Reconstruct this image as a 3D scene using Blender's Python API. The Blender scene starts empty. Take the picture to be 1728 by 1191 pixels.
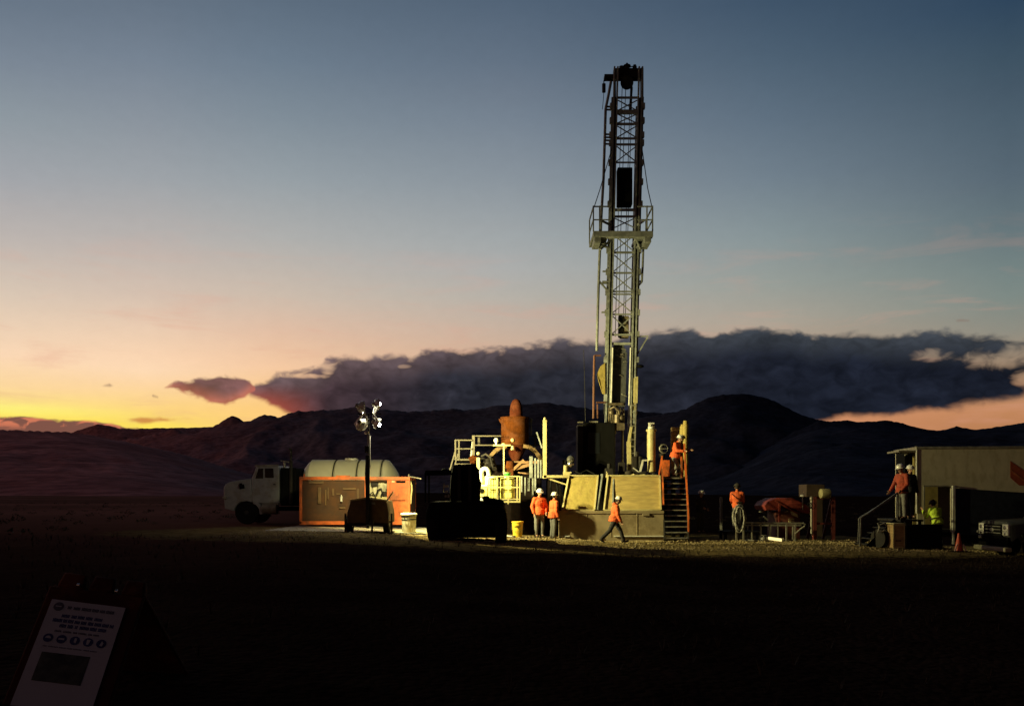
import bpy, bmesh, math, random
from mathutils import Vector, Matrix, noise
R = math.radians
random.seed(11)
SC = bpy.context.scene
COL = SC.collection

# ------------------------------------------------------------------ camera
F, HOR = 1500.0, 835.0          # focal length and horizon row, in pixels of a 1728 x 1191 picture
CAMZ = 1.7
cd = bpy.data.cameras.new('camera'); cam = bpy.data.objects.new('camera', cd); COL.objects.link(cam)
cd.sensor_fit = 'HORIZONTAL'; cd.sensor_width = 36.0
cd.lens = 36.0 * F / 1728.0
cd.shift_y = (HOR - 595.5) / 1728.0
cd.clip_start = 0.1; cd.clip_end = 60000
cam.location = (0, 0, CAMZ); cam.rotation_euler = (R(90), 0, 0)
SC.camera = cam
SC.view_settings.view_transform = 'Standard'; SC.view_settings.look = 'None'
SC.view_settings.exposure = 0.0; SC.view_settings.gamma = 1.0
SC.view_settings.use_curve_mapping = False
SC.render.engine = 'CYCLES'
SC.cycles.use_denoising = True
SC.cycles.max_bounces = 6; SC.cycles.volume_bounces = 1
SC.cycles.sample_clamp_indirect = 3.0
SC.cycles.caustics_reflective = False; SC.cycles.caustics_refractive = False

def lin(c):
    return tuple((v/255/12.92 if v/255 <= .04045 else ((v/255+.055)/1.055)**2.4) for v in c)

# ------------------------------------------------------------------ dusk sky (world, by true direction)
def azel(px, py):
    u, v = (px-864)/F, (HOR-py)/F
    return math.atan2(u, 1.0), math.atan2(v, math.hypot(u, 1.0))

world = bpy.data.worlds.new('World'); SC.world = world; world.use_nodes = True
wt = world.node_tree; wt.nodes.clear()
def N(tree, kind, **kw):
    n = tree.nodes.new(kind)
    for k, v in kw.items(): setattr(n, k, v)
    return n
def L(tree, a, b): tree.links.new(a, b)
def math_node(tree, op, a, b=None, c=None, clamp=False):
    n = N(tree, 'ShaderNodeMath', operation=op); n.use_clamp = clamp
    for i, s in enumerate((a, b, c)):
        if s is None: continue
        if isinstance(s, (int, float)): n.inputs[i].default_value = s
        else: L(tree, s, n.inputs[i])
    return n.outputs[0]
def maprange(tree, v, a, b, c=0.0, d=1.0, kind='SMOOTHSTEP'):
    n = N(tree, 'ShaderNodeMapRange', interpolation_type=kind); n.clamp = True if kind == 'LINEAR' else True
    if isinstance(v, (int, float)): n.inputs[0].default_value = v
    else: L(tree, v, n.inputs[0])
    for i, s in enumerate((a, b, c, d)): n.inputs[1+i].default_value = s
    return n.outputs[0]
def mixc(tree, fac, a, b, blend='MIX'):
    n = N(tree, 'ShaderNodeMix', data_type='RGBA', blend_type=blend)
    for s, i in ((fac, 0), (a, 6), (b, 7)):
        if isinstance(s, (int, float)): n.inputs[i].default_value = s
        elif isinstance(s, tuple): n.inputs[i].default_value = (*s, 1) if len(s) == 3 else s
        else: L(tree, s, n.inputs[i])
    return n.outputs[2]

tc = N(wt, 'ShaderNodeTexCoord')
sep = N(wt, 'ShaderNodeSeparateXYZ'); L(wt, tc.outputs['Generated'], sep.inputs[0])
AZ = math_node(wt, 'ARCTAN2', sep.outputs[0], sep.outputs[1])
EL = math_node(wt, 'ARCSINE', sep.outputs[2])
ELMAX = R(60)
tel = math_node(wt, 'DIVIDE', EL, ELMAX, clamp=True)
COLS = [
 (20,  [(0,(104,118,134)),(100,(122,134,148)),(200,(142,152,160)),(300,(162,165,170)),(400,(188,180,175)),(500,(218,199,180)),(600,(251,216,181)),(655,(253,216,156)),(676,(254,226,134)),(690,(255,245,122)),(710,(255,222,88))]),
 (250, [(0,(101,115,131)),(100,(118,131,146)),(200,(138,147,157)),(300,(158,163,168)),(400,(184,178,174)),(500,(214,193,176)),(600,(250,213,178)),(625,(254,218,180)),(650,(254,214,162)),(690,(254,215,128)),(715,(255,228,92))]),
 (470, [(0,(93,109,126)),(100,(108,124,140)),(200,(128,141,152)),(300,(150,159,165)),(400,(175,175,173)),(500,(205,188,172)),(560,(226,190,164)),(620,(245,201,162)),(690,(254,204,126))]),
 (864, [(0,(82,99,118)),(100,(98,113,130)),(155,(109,122,137)),(200,(117,130,144)),(300,(137,147,156)),(400,(160,166,168)),(455,(172,173,171)),(500,(181,176,167)),(560,(199,176,158)),(620,(210,172,142))]),
 (1300,[(0,(63,83,104)),(100,(78,97,115)),(200,(95,112,128)),(300,(113,128,140)),(400,(135,148,151)),(480,(151,157,151)),(540,(170,162,148)),(620,(188,152,124)),(700,(210,144,104))]),
 (1700,[(0,(47,69,91)),(100,(62,82,98)),(155,(70,88,103)),(200,(76,94,108)),(300,(88,104,116)),(400,(104,120,124)),(455,(116,131,130)),(500,(125,137,132)),(560,(142,140,128)),(620,(168,141,115)),(690,(194,135,94)),(720,(182,125,82))]),
]
ramps, azs = [], []
for px, lst in COLS:
    azs.append(azel(px, 500)[0])
    pts = [(azel(px, y)[1], lin(c)) for y, c in lst][::-1]
    top = pts[-1]
    pts.append((R(36), tuple(v*.55 for v in top[1]))); pts.append((R(46), (.018, .030, .055))); pts.append((R(60), (.010, .016, .032)))
    n = N(wt, 'ShaderNodeValToRGB'); cr = n.color_ramp; cr.interpolation = 'LINEAR'
    cr.elements[0].position = max(0, pts[0][0]/ELMAX); cr.elements[0].color = (*pts[0][1], 1)
    cr.elements[1].position = pts[-1][0]/ELMAX; cr.elements[1].color = (*pts[-1][1], 1)
    for el, c in pts[1:-1]:
        e = cr.elements.new(el/ELMAX); e.color = (*c, 1)
    L(wt, tel, n.inputs[0]); ramps.append(n.outputs[0])
sky = ramps[0]
for i in range(1, len(ramps)):
    sky = mixc(wt, maprange(wt, AZ, azs[i-1], azs[i], kind='LINEAR'), sky, ramps[i])
# faint cirrus streaks and mottling of the open sky
def dirnoise(scale, sx, sz, detail=5, rough=.55, off=(0, 0, 0), dist=0.0):
    cmb = N(wt, 'ShaderNodeCombineXYZ')
    L(wt, math_node(wt, 'MULTIPLY_ADD', AZ, sx, off[0]), cmb.inputs[0]); L(wt, math_node(wt, 'MULTIPLY_ADD', EL, sz, off[1]), cmb.inputs[1])
    cmb.inputs[2].default_value = off[2]
    n = N(wt, 'ShaderNodeTexNoise'); n.inputs['Scale'].default_value = scale; n.inputs['Detail'].default_value = detail
    n.inputs['Roughness'].default_value = rough; n.inputs['Distortion'].default_value = dist
    L(wt, cmb.outputs[0], n.inputs['Vector']); return n.outputs[0]
streak = dirnoise(1.0, 7, 46, 6, .6, (3, 1, 2), .6)
sb = math_node(wt, 'MULTIPLY', maprange(wt, streak, .48, .74), maprange(wt, EL, R(18), R(9)))
sky = mixc(wt, math_node(wt, 'MULTIPLY', sb, .30), sky, lin((222, 160, 138)))
mott = dirnoise(1.0, 60, 90, 4, .6, (9, 4, 1))
sky = mixc(wt, 1.0, sky, N(wt, 'ShaderNodeCombineColor').outputs[0], 'MULTIPLY') if False else sky
gain = maprange(wt, mott, .3, .7, .985, 1.015, 'LINEAR')
vm = N(wt, 'ShaderNodeVectorMath', operation='SCALE'); L(wt, sky, vm.inputs[0]); L(wt, gain, vm.inputs['Scale'])
sky = vm.outputs[0]

# clouds: top and bottom edges as curves of azimuth, broken up by noise
AZ0, AZ1, ELC = R(-36), R(36), R(16)
def curve_of(points, rows):
    n = N(wt, 'ShaderNodeFloatCurve'); cv = n.mapping.curves[0]
    pts = []
    for px, py in points:
        a, e = azel(px, py); pts.append(((a-AZ0)/(AZ1-AZ0), max(0, e/ELC)))
    while len(cv.points) < len(pts): cv.points.new(.5, .5)
    for p, q in zip(cv.points, pts): p.location = q; p.handle_type = 'VECTOR'
    n.mapping.update()
    L(wt, maprange(wt, AZ, AZ0, AZ1, kind='LINEAR'), n.inputs['Value'])
    return math_node(wt, 'MULTIPLY', n.outputs[0], ELC)
def px2rad(p): return p/F
n_big = dirnoise(1.0, 22, 40, 3, .5, (1.3, 7.1, .4), .3)
n_med = dirnoise(1.0, 50, 80, 3, .5, (5.3, 2.1, 1.4), .6)
n_fin = dirnoise(1.0, 190, 260, 6, .6, (2.3, 9.1, 3.4), .2)
rag = math_node(wt, 'ADD', math_node(wt, 'MULTIPLY', math_node(wt, 'SUBTRACT', n_med, .5), px2rad(34)),
                math_node(wt, 'MULTIPLY', math_node(wt, 'SUBTRACT', n_fin, .5), px2rad(5)))
rag = math_node(wt, 'ADD', rag, math_node(wt, 'MULTIPLY', math_node(wt, 'SUBTRACT', n_big, .5), px2rad(62)))
def cloud(top, bot, rag_t, rag_b, soft_t, soft_b):
    t, b = curve_of(top, 0), curve_of(bot, 0)
    dt = math_node(wt, 'ADD', math_node(wt, 'SUBTRACT', t, EL), math_node(wt, 'MULTIPLY', rag, rag_t))
    db = math_node(wt, 'ADD', math_node(wt, 'SUBTRACT', EL, b), math_node(wt, 'MULTIPLY', rag, rag_b))
    a = math_node(wt, 'MULTIPLY', maprange(wt, dt, -px2rad(soft_t)*.3, px2rad(soft_t)), maprange(wt, db, -px2rad(soft_b)*.3, px2rad(soft_b)))
    return a, dt, db
main_top = [(-300,760),(395,700),(418,668),(426,652),(445,640),(470,634),(500,628),(535,622),(556,606),(600,601),(640,603),(700,601),(715,590),(760,586),(800,588),(830,589),(870,583),(920,579),(940,573),(1000,577),(1080,563),(1150,557),(1200,562),(1230,557),(1290,551),(1340,553),(1370,563),(1410,559),(1450,561),(1560,561),(1650,560),(1700,564),(1740,572),(1900,600),(2100,900)]
main_bot = [(-300,560),(395,620),(418,667),(440,680),(460,692),(480,700),(520,720),(1390,716),(1430,708),(1480,703),(1530,697),(1600,691),(1650,684),(1700,676),(1740,668),(1900,640),(2100,800)]
a1, dt1, db1 = cloud(main_top, main_bot, .62, .35, 10, 12)
# bright gaps torn into the right end of the bank
def gap(px, py, rx, ry, amp):
    a, e = azel(px, py)
    q = math_node(wt, 'ADD', math_node(wt, 'POWER', math_node(wt, 'DIVIDE', math_node(wt, 'SUBTRACT', AZ, a), px2rad(rx)*.8), 2),
                  math_node(wt, 'POWER', math_node(wt, 'DIVIDE', math_node(wt, 'SUBTRACT', EL, e), px2rad(ry)*.9), 2))
    return math_node(wt, 'MULTIPLY', math_node(wt, 'SUBTRACT', 1.0, maprange(wt, math_node(wt, 'ADD', q, math_node(wt, 'MULTIPLY', math_node(wt, 'SUBTRACT', n_med, .5), 6.0)), -.8, 2.0)), amp)
g = gap(1575, 598, 36, 9, .62)
for args in ((1690, 602, 58, 16, .86), (1738, 640, 24, 14, .8), (550, 617, 15, 12, .7), (505, 634, 42, 4.5, .8), (680, 618, 12, 3, .35), (1338, 559, 14, 6, .6)):
    g = math_node(wt, 'MAXIMUM', g, gap(*args))
a1 = math_node(wt, 'MULTIPLY', a1, math_node(wt, 'SUBTRACT', 1.0, g))
a2, dt2, db2 = cloud([(-300,760),(255,690),(276,653),(300,643),(330,637),(360,634),(380,631),(400,638),(418,639),(430,654),(446,690),(2000,760)],
           [(-300,560),(255,630),(276,655),(300,661),(330,671),(355,679),(378,684),(398,678),(415,668),(430,657),(446,620),(2000,560)], .45, .4, 6, 6)
a3, dt3, db3 = cloud([(-900,690),(-60,700),(0,704),(40,703),(60,707),(100,706),(150,709),(185,712),(200,716),(230,722),(300,760),(2000,900)],
           [(-900,800),(2000,800)], .28, 0, 4, 4)
a4, _, _ = cloud([(-300,760),(190,722),(206,709),(240,704),(290,705),(330,703),(352,706),(368,720),(2000,760)],
           [(-300,640),(190,696),(206,710),(240,714),(290,711),(330,708),(352,707),(368,694),(2000,640)], .26, .26, 5, 5)
a5, _, _ = cloud([(-300,690),(150,672),(168,652),(182,647),(192,647),(200,665),(225,690),(246,680),(252,668),(259,664),(268,669),(276,684),(700,700),(1500,600),(1595,556),(1610,540),(1630,538),(1642,542),(1656,560),(2000,640)],
           [(-300,620),(150,636),(168,652),(182,653),(192,652),(200,642),(225,620),(246,655),(252,668),(259,671),(268,673),(276,655),(700,600),(1500,480),(1595,528),(1610,541),(1630,543),(1642,542),(1656,525),(2000,470)], .12, .12, 4, 4)
thick = maprange(wt, dt1, 0, px2rad(58))
bodyl = mixc(wt, maprange(wt, AZ, azel(430,640)[0], azel(800,640)[0]), lin((68, 50, 54)), lin((37, 38, 46)))
bodyr = mixc(wt, maprange(wt, AZ, azel(900,640)[0], azel(1400,640)[0]), bodyl, lin((24, 28, 39)))
rimc = mixc(wt, maprange(wt, AZ, azel(430,640)[0], azel(1300,600)[0]), lin((98, 80, 82)), lin((58, 63, 70)))
cc = mixc(wt, thick, rimc, bodyr)
shade = maprange(wt, n_big, .3, .7, .62, 1.42, 'LINEAR')
shade = math_node(wt, 'MULTIPLY', shade, maprange(wt, n_med, .3, .7, .72, 1.36, 'LINEAR'))
vm2 = N(wt, 'ShaderNodeVectorMath', operation='SCALE'); L(wt, cc, vm2.inputs[0]); L(wt, shade, vm2.inputs['Scale'])
cc = vm2.outputs[0]
# warm underside where the afterglow reaches the left tip
cc = mixc(wt, math_node(wt, 'MULTIPLY', maprange(wt, AZ, azel(560,640)[0], azel(420,640)[0]), maprange(wt, EL, azel(450,640)[1], azel(450,700)[1])), cc, lin((190, 90, 70)))
sky = mixc(wt, a1, sky, cc)
c2 = mixc(wt, maprange(wt, db2, px2rad(26), 0), lin((104, 68, 72)), lin((168, 92, 76)))
vm3 = N(wt, 'ShaderNodeVectorMath', operation='SCALE'); L(wt, c2, vm3.inputs[0]); L(wt, shade, vm3.inputs['Scale'])
sky = mixc(wt, math_node(wt, 'MULTIPLY', a2, .94), sky, vm3.outputs[0])
c3 = mixc(wt, math_node(wt, 'MULTIPLY', maprange(wt, n_med, .54, .66), maprange(wt, EL, azel(100, 730)[1], azel(100, 716)[1])), lin((116, 66, 70)), lin((206, 112, 90)))
sky = mixc(wt, math_node(wt, 'MULTIPLY', a3, .95), sky, c3)
sky = mixc(wt, math_node(wt, 'MULTIPLY', a4, .75), sky, lin((196, 112, 58)))
sky = mixc(wt, math_node(wt, 'MULTIPLY', a5, .6), sky, lin((130, 100, 88)))
# sky falls off right, behind and under horizon; unseen left sky boosted, reddened as added fill
fall = math_node(wt, 'MULTIPLY', maprange(wt, AZ, R(33), R(70), 1.0, .03), math_node(wt, 'MULTIPLY', maprange(wt, AZ, R(-178), R(-95), .04, 1.0), maprange(wt, AZ, R(-34), R(-62), 1.0, 1.35)))
sky = mixc(wt, maprange(wt, AZ, R(-36), R(-62), 0, .9), sky, mixc(wt, .85, sky, lin((190, 122, 124)), 'MULTIPLY'))
fall = math_node(wt, 'MULTIPLY', fall, maprange(wt, EL, R(-3), R(0), .05, 1.0))
vm4 = N(wt, 'ShaderNodeVectorMath', operation='SCALE'); L(wt, sky, vm4.inputs[0]); L(wt, fall, vm4.inputs['Scale'])
bgn = N(wt, 'ShaderNodeBackground'); L(wt, vm4.outputs[0], bgn.inputs[0]); bgn.inputs[1].default_value = 1.0
outw = N(wt, 'ShaderNodeOutputWorld'); L(wt, bgn.outputs[0], outw.inputs[0])
world.cycles.sampling_method = 'MANUAL'; world.cycles.sample_map_resolution = 1024

# ------------------------------------------------------------------ helpers
def X(px, D): return (px-864)*D/F
def Z(py, D): return CAMZ + (HOR-py)*D/F
def W(px, py, D): return Vector((X(px, D), D, Z(py, D)))
def smooth(a, b, v):
    t = min(1, max(0, (v-a)/(b-a))); return t*t*(3-2*t)
GK = [(-60, .42), (-12, .42), (-6, .38), (1.2, .12), (4.2, .0), (13.9, -.02), (16.2, -.33), (60, -.45)]
def pad(x):
    if x <= GK[0][0]: return GK[0][1]
    for (a, za), (b, zb) in zip(GK, GK[1:]):
        if x <= b: return za + (zb-za)*smooth(a, b, x)
    return GK[-1][1]
def gz(x, y):
    r = math.hypot(x, y-30)
    far = smooth(50, 400, r)
    z = pad(x)*(1-far)
    z += .035*noise.noise(Vector((x*.35, y*.35, 1.7))) + .012*noise.noise(Vector((x*1.6, y*1.6, 4.2)))
    z += .10*math.exp(-((y-29.6-.03*x)/.55)**2)*smooth(-9, -6, x)*(1-smooth(11, 13, x))*(.6+.6*noise.noise(Vector((x*.9, y*.9, 5))))  # low berm added along the gravel edge to throw the foreground into shadow
    z += far*(1.6*noise.noise(Vector((x*.008, y*.008, 7))) - .5) + smooth(40, 130, r)*.22*noise.noise(Vector((x*.07, y*.07, 3)))
    z += smooth(700, 3500, r)*14*(.3+noise.noise(Vector((x*.0011, y*.0011, 2))))
    return z

MATS = {}
def mat(name, col, rough=.7, spec=.5, metal=0.0, var=.25, scale=6.0, bump=.15, bscale=60.0, dirt=None, dirt_amt=.5, dscale=2.2, coat=0.0, stretch=(1, 1, 1)):
    if name in MATS: return MATS[name]
    m = bpy.data.materials.new(name); m.use_nodes = True; t = m.node_tree
    p = t.nodes['Principled BSDF']
    tcn = N(t, 'ShaderNodeTexCoord'); mp = N(t, 'ShaderNodeMapping'); mp.inputs['Scale'].default_value = stretch
    L(t, tcn.outputs['Object'], mp.inputs[0])
    n1 = N(t, 'ShaderNodeTexNoise'); n1.inputs['Scale'].default_value = scale; n1.inputs['Detail'].default_value = 6
    L(t, mp.outputs[0], n1.inputs['Vector'])
    lo = tuple(max(0, c*(1-var)) for c in col); hi = tuple(min(1, c*(1+var*.8)) for c in col)
    c = mixc(t, maprange(t, n1.outputs[0], .3, .7, kind='LINEAR'), lo, hi)
    if dirt:
        n2 = N(t, 'ShaderNodeTexNoise'); n2.inputs['Scale'].default_value = dscale; n2.inputs['Detail'].default_value = 9
        n2.inputs['Roughness'].default_value = .65; L(t, mp.outputs[0], n2.inputs['Vector'])
        c = mixc(t, math_node(t, 'MULTIPLY', maprange(t, n2.outputs[0], .48, .62), dirt_amt), c, dirt)
    L(t, c, p.inputs['Base Color'])
    p.inputs['Metallic'].default_value = metal; p.inputs['Specular IOR Level'].default_value = spec
    L(t, maprange(t, n1.outputs[0], .25, .75, max(0.03, rough-.12), min(1, rough+.12), 'LINEAR'), p.inputs['Roughness'])
    if coat: p.inputs['Coat Weight'].default_value = coat
    if bump:
        n3 = N(t, 'ShaderNodeTexNoise'); n3.inputs['Scale'].default_value = bscale; n3.inputs['Detail'].default_value = 4
        L(t, mp.outputs[0], n3.inputs['Vector'])
        b = N(t, 'ShaderNodeBump'); b.inputs['Strength'].default_value = bump; b.inputs['Distance'].default_value = .02
        L(t, n3.outputs[0], b.inputs['Height']); L(t, b.outputs[0], p.inputs['Normal'])
    MATS[name] = m; return m
def emis(name, col, strength):
    if name in MATS: return MATS[name]
    m = bpy.data.materials.new(name); m.use_nodes = True; t = m.node_tree
    p = t.nodes['Principled BSDF']; p.inputs['Base Color'].default_value = (*col, 1)
    p.inputs['Emission Color'].default_value = (*col, 1); p.inputs['Emission Strength'].default_value = strength
    MATS[name] = m; return m

OFF = {}
class MB:
    def __init__(s): s.v = []; s.f = []; s.marks = []
    def add(s, vs, fs):
        o = len(s.v); s.marks.append((o, len(s.f))); s.v += [Vector(v) for v in vs]; s.f += [tuple(i+o for i in f) for f in fs]; return s
    def bx(s, x0, x1, y0, y1, z0, z1, M=None):
        vs = [Vector((x, y, z)) for z in (z0, z1) for y in (y0, y1) for x in (x0, x1)]
        if M is not None: vs = [M @ v for v in vs]
        return s.add(vs, [(0,2,3,1),(4,5,7,6),(0,1,5,4),(2,6,7,3),(0,4,6,2),(1,3,7,5)])
    def beam(s, a, b, w, h=None, up=(0, 0, 1)):
        a, b = Vector(a), Vector(b); h = w if h is None else h
        d = (b-a).normalized(); u = Vector(up)
        if abs(d.dot(u)) > .97: u = Vector((0, 1, 0))
        r = d.cross(u).normalized(); u = r.cross(d).normalized()
        vs = [p + r*sx*w/2 + u*sz*h/2 for p in (a, b) for sx, sz in ((-1,-1),(1,-1),(1,1),(-1,1))]
        return s.add(vs, [(3,2,1,0),(4,5,6,7),(0,1,5,4),(1,2,6,5),(2,3,7,6),(3,0,4,7)])
    def ring(s, c, d, r, n, ref=None):
        d = d.normalized(); u = Vector((0, 0, 1)) if abs(d.z) < .9 else Vector((1, 0, 0))
        if ref is not None: u = ref
        a = d.cross(u).normalized(); b = d.cross(a)
        return [c + a*r*math.cos(2*math.pi*i/n) + b*r*math.sin(2*math.pi*i/n) for i in range(n)]
    def cyl(s, a, b, r, r2=None, n=14, caps=True):
        a, b = Vector(a), Vector(b); r2 = r if r2 is None else r2
        vs = s.ring(a, b-a, r, n) + s.ring(b, b-a, r2, n)
        fs = [(i, (i+1) % n, n+(i+1) % n, n+i) for i in range(n)]
        if caps: fs += [tuple(range(n))[::-1], tuple(range(n, 2*n))]
        return s.add(vs, fs)
    def tube(s, pts, r, n=8):
        pts = [Vector(p) for p in pts]; vs = []; ref = Vector((.13, .31, .94)).normalized()
        for i, p in enumerate(pts):
            d = pts[min(i+1, len(pts)-1)] - pts[max(i-1, 0)]
            rr = r[i] if isinstance(r, (list, tuple)) else r
            if abs(d.normalized().dot(ref)) > .95: ref2 = Vector((1, 0, .1)).normalized()
            else: ref2 = ref
            vs += s.ring(p, d, rr, n, ref2)
        fs = [(k*n+i, k*n+(i+1) % n, (k+1)*n+(i+1) % n, (k+1)*n+i) for k in range(len(pts)-1) for i in range(n)]
        fs += [tuple(range(n))[::-1], tuple(range((len(pts)-1)*n, len(pts)*n))]
        return s.add(vs, fs)
    def lathe(s, c, prof, axis=(0, 0, 1), n=20, close=True):
        c, ax = Vector(c), Vector(axis).normalized(); vs = []
        for r, h in prof: vs += s.ring(c+ax*h, ax, max(r, .0005), n)
        fs = [(k*n+i, k*n+(i+1) % n, (k+1)*n+(i+1) % n, (k+1)*n+i) for k in range(len(prof)-1) for i in range(n)]
        if close: fs += [tuple(range(n))[::-1], tuple(range((len(prof)-1)*n, len(prof)*n))]
        return s.add(vs, fs)
    def ell(s, c, r, nu=14, nv=9, M=None):
        c = Vector(c); r = (r, r, r) if isinstance(r, (int, float)) else r; vs = [];
        for j in range(1, nv):
            t = math.pi*j/nv
            for i in range(nu):
                a = 2*math.pi*i/nu
                v = Vector((r[0]*math.sin(t)*math.cos(a), r[1]*math.sin(t)*math.sin(a), r[2]*math.cos(t)))
                vs.append(c + (M @ v if M is not None else v))
        tp, bt = Vector((0, 0, r[2])), Vector((0, 0, -r[2]))
        vs += [c + (M @ tp if M is not None else tp), c + (M @ bt if M is not None else bt)]
        k = len(vs)-2
        fs = [(j*nu+i, (j+1)*nu+i, (j+1)*nu+(i+1) % nu, j*nu+(i+1) % nu) for j in range(nv-2) for i in range(nu)]
        fs += [(k, i, (i+1) % nu) for i in range(nu)] + [(k+1, (nv-2)*nu+(i+1) % nu, (nv-2)*nu+i) for i in range(nu)]
        return s.add(vs, fs)
    def cap(s, a, b, r, r2=None, n=10):
        r2 = r if r2 is None else r2
        s.cyl(a, b, r, r2, n); s.ell(a, r, n, 7); s.ell(b, r2, n, 7); return s
    def prism(s, poly, vec):
        poly = [Vector(p) for p in poly]; vec = Vector(vec); n = len(poly)
        return s.add(poly + [p+vec for p in poly], [tuple(range(n))[::-1], tuple(range(n, 2*n))] + [(i, (i+1) % n, n+(i+1) % n, n+i) for i in range(n)])
    def clusters(s, tol=.022):
        """groups of primitives that touch one another"""
        k = len(s.marks); vm = [a for a, _ in s.marks]+[len(s.v)]; fm = [b for _, b in s.marks]+[len(s.f)]
        bb = []
        for i in range(k):
            vs = s.v[vm[i]:vm[i+1]]; bb.append(([min(v[a] for v in vs) for a in range(3)], [max(v[a] for v in vs) for a in range(3)]))
        g = list(range(k))
        def root(i):
            while g[i] != i: i = g[i]
            return i
        for i in range(k):
            for j in range(i):
                if all(bb[i][0][a]-tol <= bb[j][1][a] and bb[j][0][a]-tol <= bb[i][1][a] for a in range(3)): g[root(i)] = root(j)
        out = {}
        for i in range(k): out.setdefault(root(i), []).append(i)
        res = []
        for ids in out.values():
            q = MB()
            for i in ids:
                o = len(q.v)-vm[i]; q.v += s.v[vm[i]:vm[i+1]]; q.f += [tuple(x+o for x in f) for f in s.f[fm[i]:fm[i+1]]]
            res.append(q)
        return sorted(res, key=lambda q: -len(q.v))
    def build(s, name, m, parent=None, smoothed=True, bevel=0.0, split=True):
        if split and parent is not None and len(s.marks) > 1:
            qs = s.clusters()
            if len(qs) > 1:
                objs = [q.build(name, m, parent, smoothed, bevel, False) for q in qs]; return objs[0]
        off = OFF.get(parent.name, Vector((0, 0, 0))) if parent is not None else Vector((0, 0, 0))
        me = bpy.data.meshes.new(name); me.from_pydata([tuple(v-off) for v in s.v], [], s.f); me.update()
        bm = bmesh.new(); bm.from_mesh(me); bmesh.ops.recalc_face_normals(bm, faces=bm.faces); bm.to_mesh(me); bm.free()
        if smoothed: me.shade_smooth(); me.set_sharp_from_angle(angle=R(38))
        me.materials.append(m)
        o = bpy.data.objects.new(name, me); COL.objects.link(o)
        if parent is not None: o.parent = parent
        OFF[o.name] = off.copy()
        if bevel:
            b = o.modifiers.new('bevel', 'BEVEL'); b.width = bevel; b.segments = 2; b.limit_method = 'ANGLE'; b.angle_limit = R(40)
        return o
def thing(name, label, cat, loc=(0, 0, 0), group=None):
    o = bpy.data.objects.new(name, None); COL.objects.link(o); o.location = loc
    o.empty_display_size = .2
    OFF[o.name] = Vector(loc); o['label'] = label; o['category'] = cat
    if group: o['group'] = group
    return o
def tag(o, label, cat, group=None):
    o['label'] = label; o['category'] = cat
    if group: o['group'] = group
    return o
def rebase(o):
    """put a one-mesh thing's origin at the middle of its foot"""
    vs = [v.co for v in o.data.vertices]
    c = Vector(((min(v.x for v in vs)+max(v.x for v in vs))/2, (min(v.y for v in vs)+max(v.y for v in vs))/2, min(v.z for v in vs)))
    o.data.transform(Matrix.Translation(-c)); o.location = c; return o

# ------------------------------------------------------------------ materials
M_orange = mat('orange_paint', (.62, .135, .028), .5, dirt=(.12, .06, .03), dirt_amt=.6)
M_rust = mat('rusty_steel', (.072, .020, .003), .9, .08, var=.5, scale=5, bump=.3, dirt=(.10, .035, .015), dirt_amt=.7)
M_dark = mat('dark_steel', (.020, .018, .017), .7, .25, var=.4, dirt=(.05, .04, .03))
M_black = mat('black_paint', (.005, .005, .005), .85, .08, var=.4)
M_rubber = mat('black_rubber', (.010, .010, .010), .9, .1, bump=.3)
M_galv = mat('galvanised_steel', (.27, .26, .22), .5, metal=.35, var=.3, dirt=(.2, .15, .1))
M_mast = mat('mast_steel', (.28, .30, .29), .6, metal=.1, var=.3, dirt=(.10, .105, .105))
M_white = mat('white_paint', (.62, .62, .58), .5, var=.12, dirt=(.3, .25, .18), dirt_amt=.5)
M_cream = mat('cream_paint', (.50, .44, .22), .5, var=.15, dirt=(.3, .24, .12))
M_tank = mat('cloudy_white_plastic', (.60, .58, .46), .5, var=.08, scale=2, bump=.06, bscale=12)
M_ply = mat('weathered_plywood', (.42, .29, .13), .85, var=.35, scale=3, stretch=(1, 1, 7), bump=.3, bscale=25)
M_brown = mat('brown_panel', (.075, .031, .011), .8, var=.5, scale=3, dirt=(.06, .03, .015), dirt_amt=.7)
M_dimred = mat('dim_red_paint', (.12, .028, .026), .7, .2, var=.3)
M_red = mat('red_paint', (.23, .040, .030), .65, .2, dirt=(.08, .02, .015), dirt_amt=.6)
M_yel = mat('yellow_plastic', (.80, .58, .05), .5, var=.1)
M_green = mat('green_plastic', (.05, .45, .06), .4, var=.1)
M_glass = mat('dark_glass', (.01, .012, .015), .06, var=.1, bump=0, coat=.5)
M_chrome = mat('bright_metal', (.75, .75, .72), .18, metal=.9, var=.1, bump=.03)
M_red_brown = mat('red_brown_pole', (.15, .06, .035), .7)
M_rail = mat('weathered_rail', (.075, .062, .040), .6, var=.3)

# ------------------------------------------------------------------ setting: ground, hills, haze
def struct(o, kind='structure'): o['kind'] = kind; return o

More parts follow.
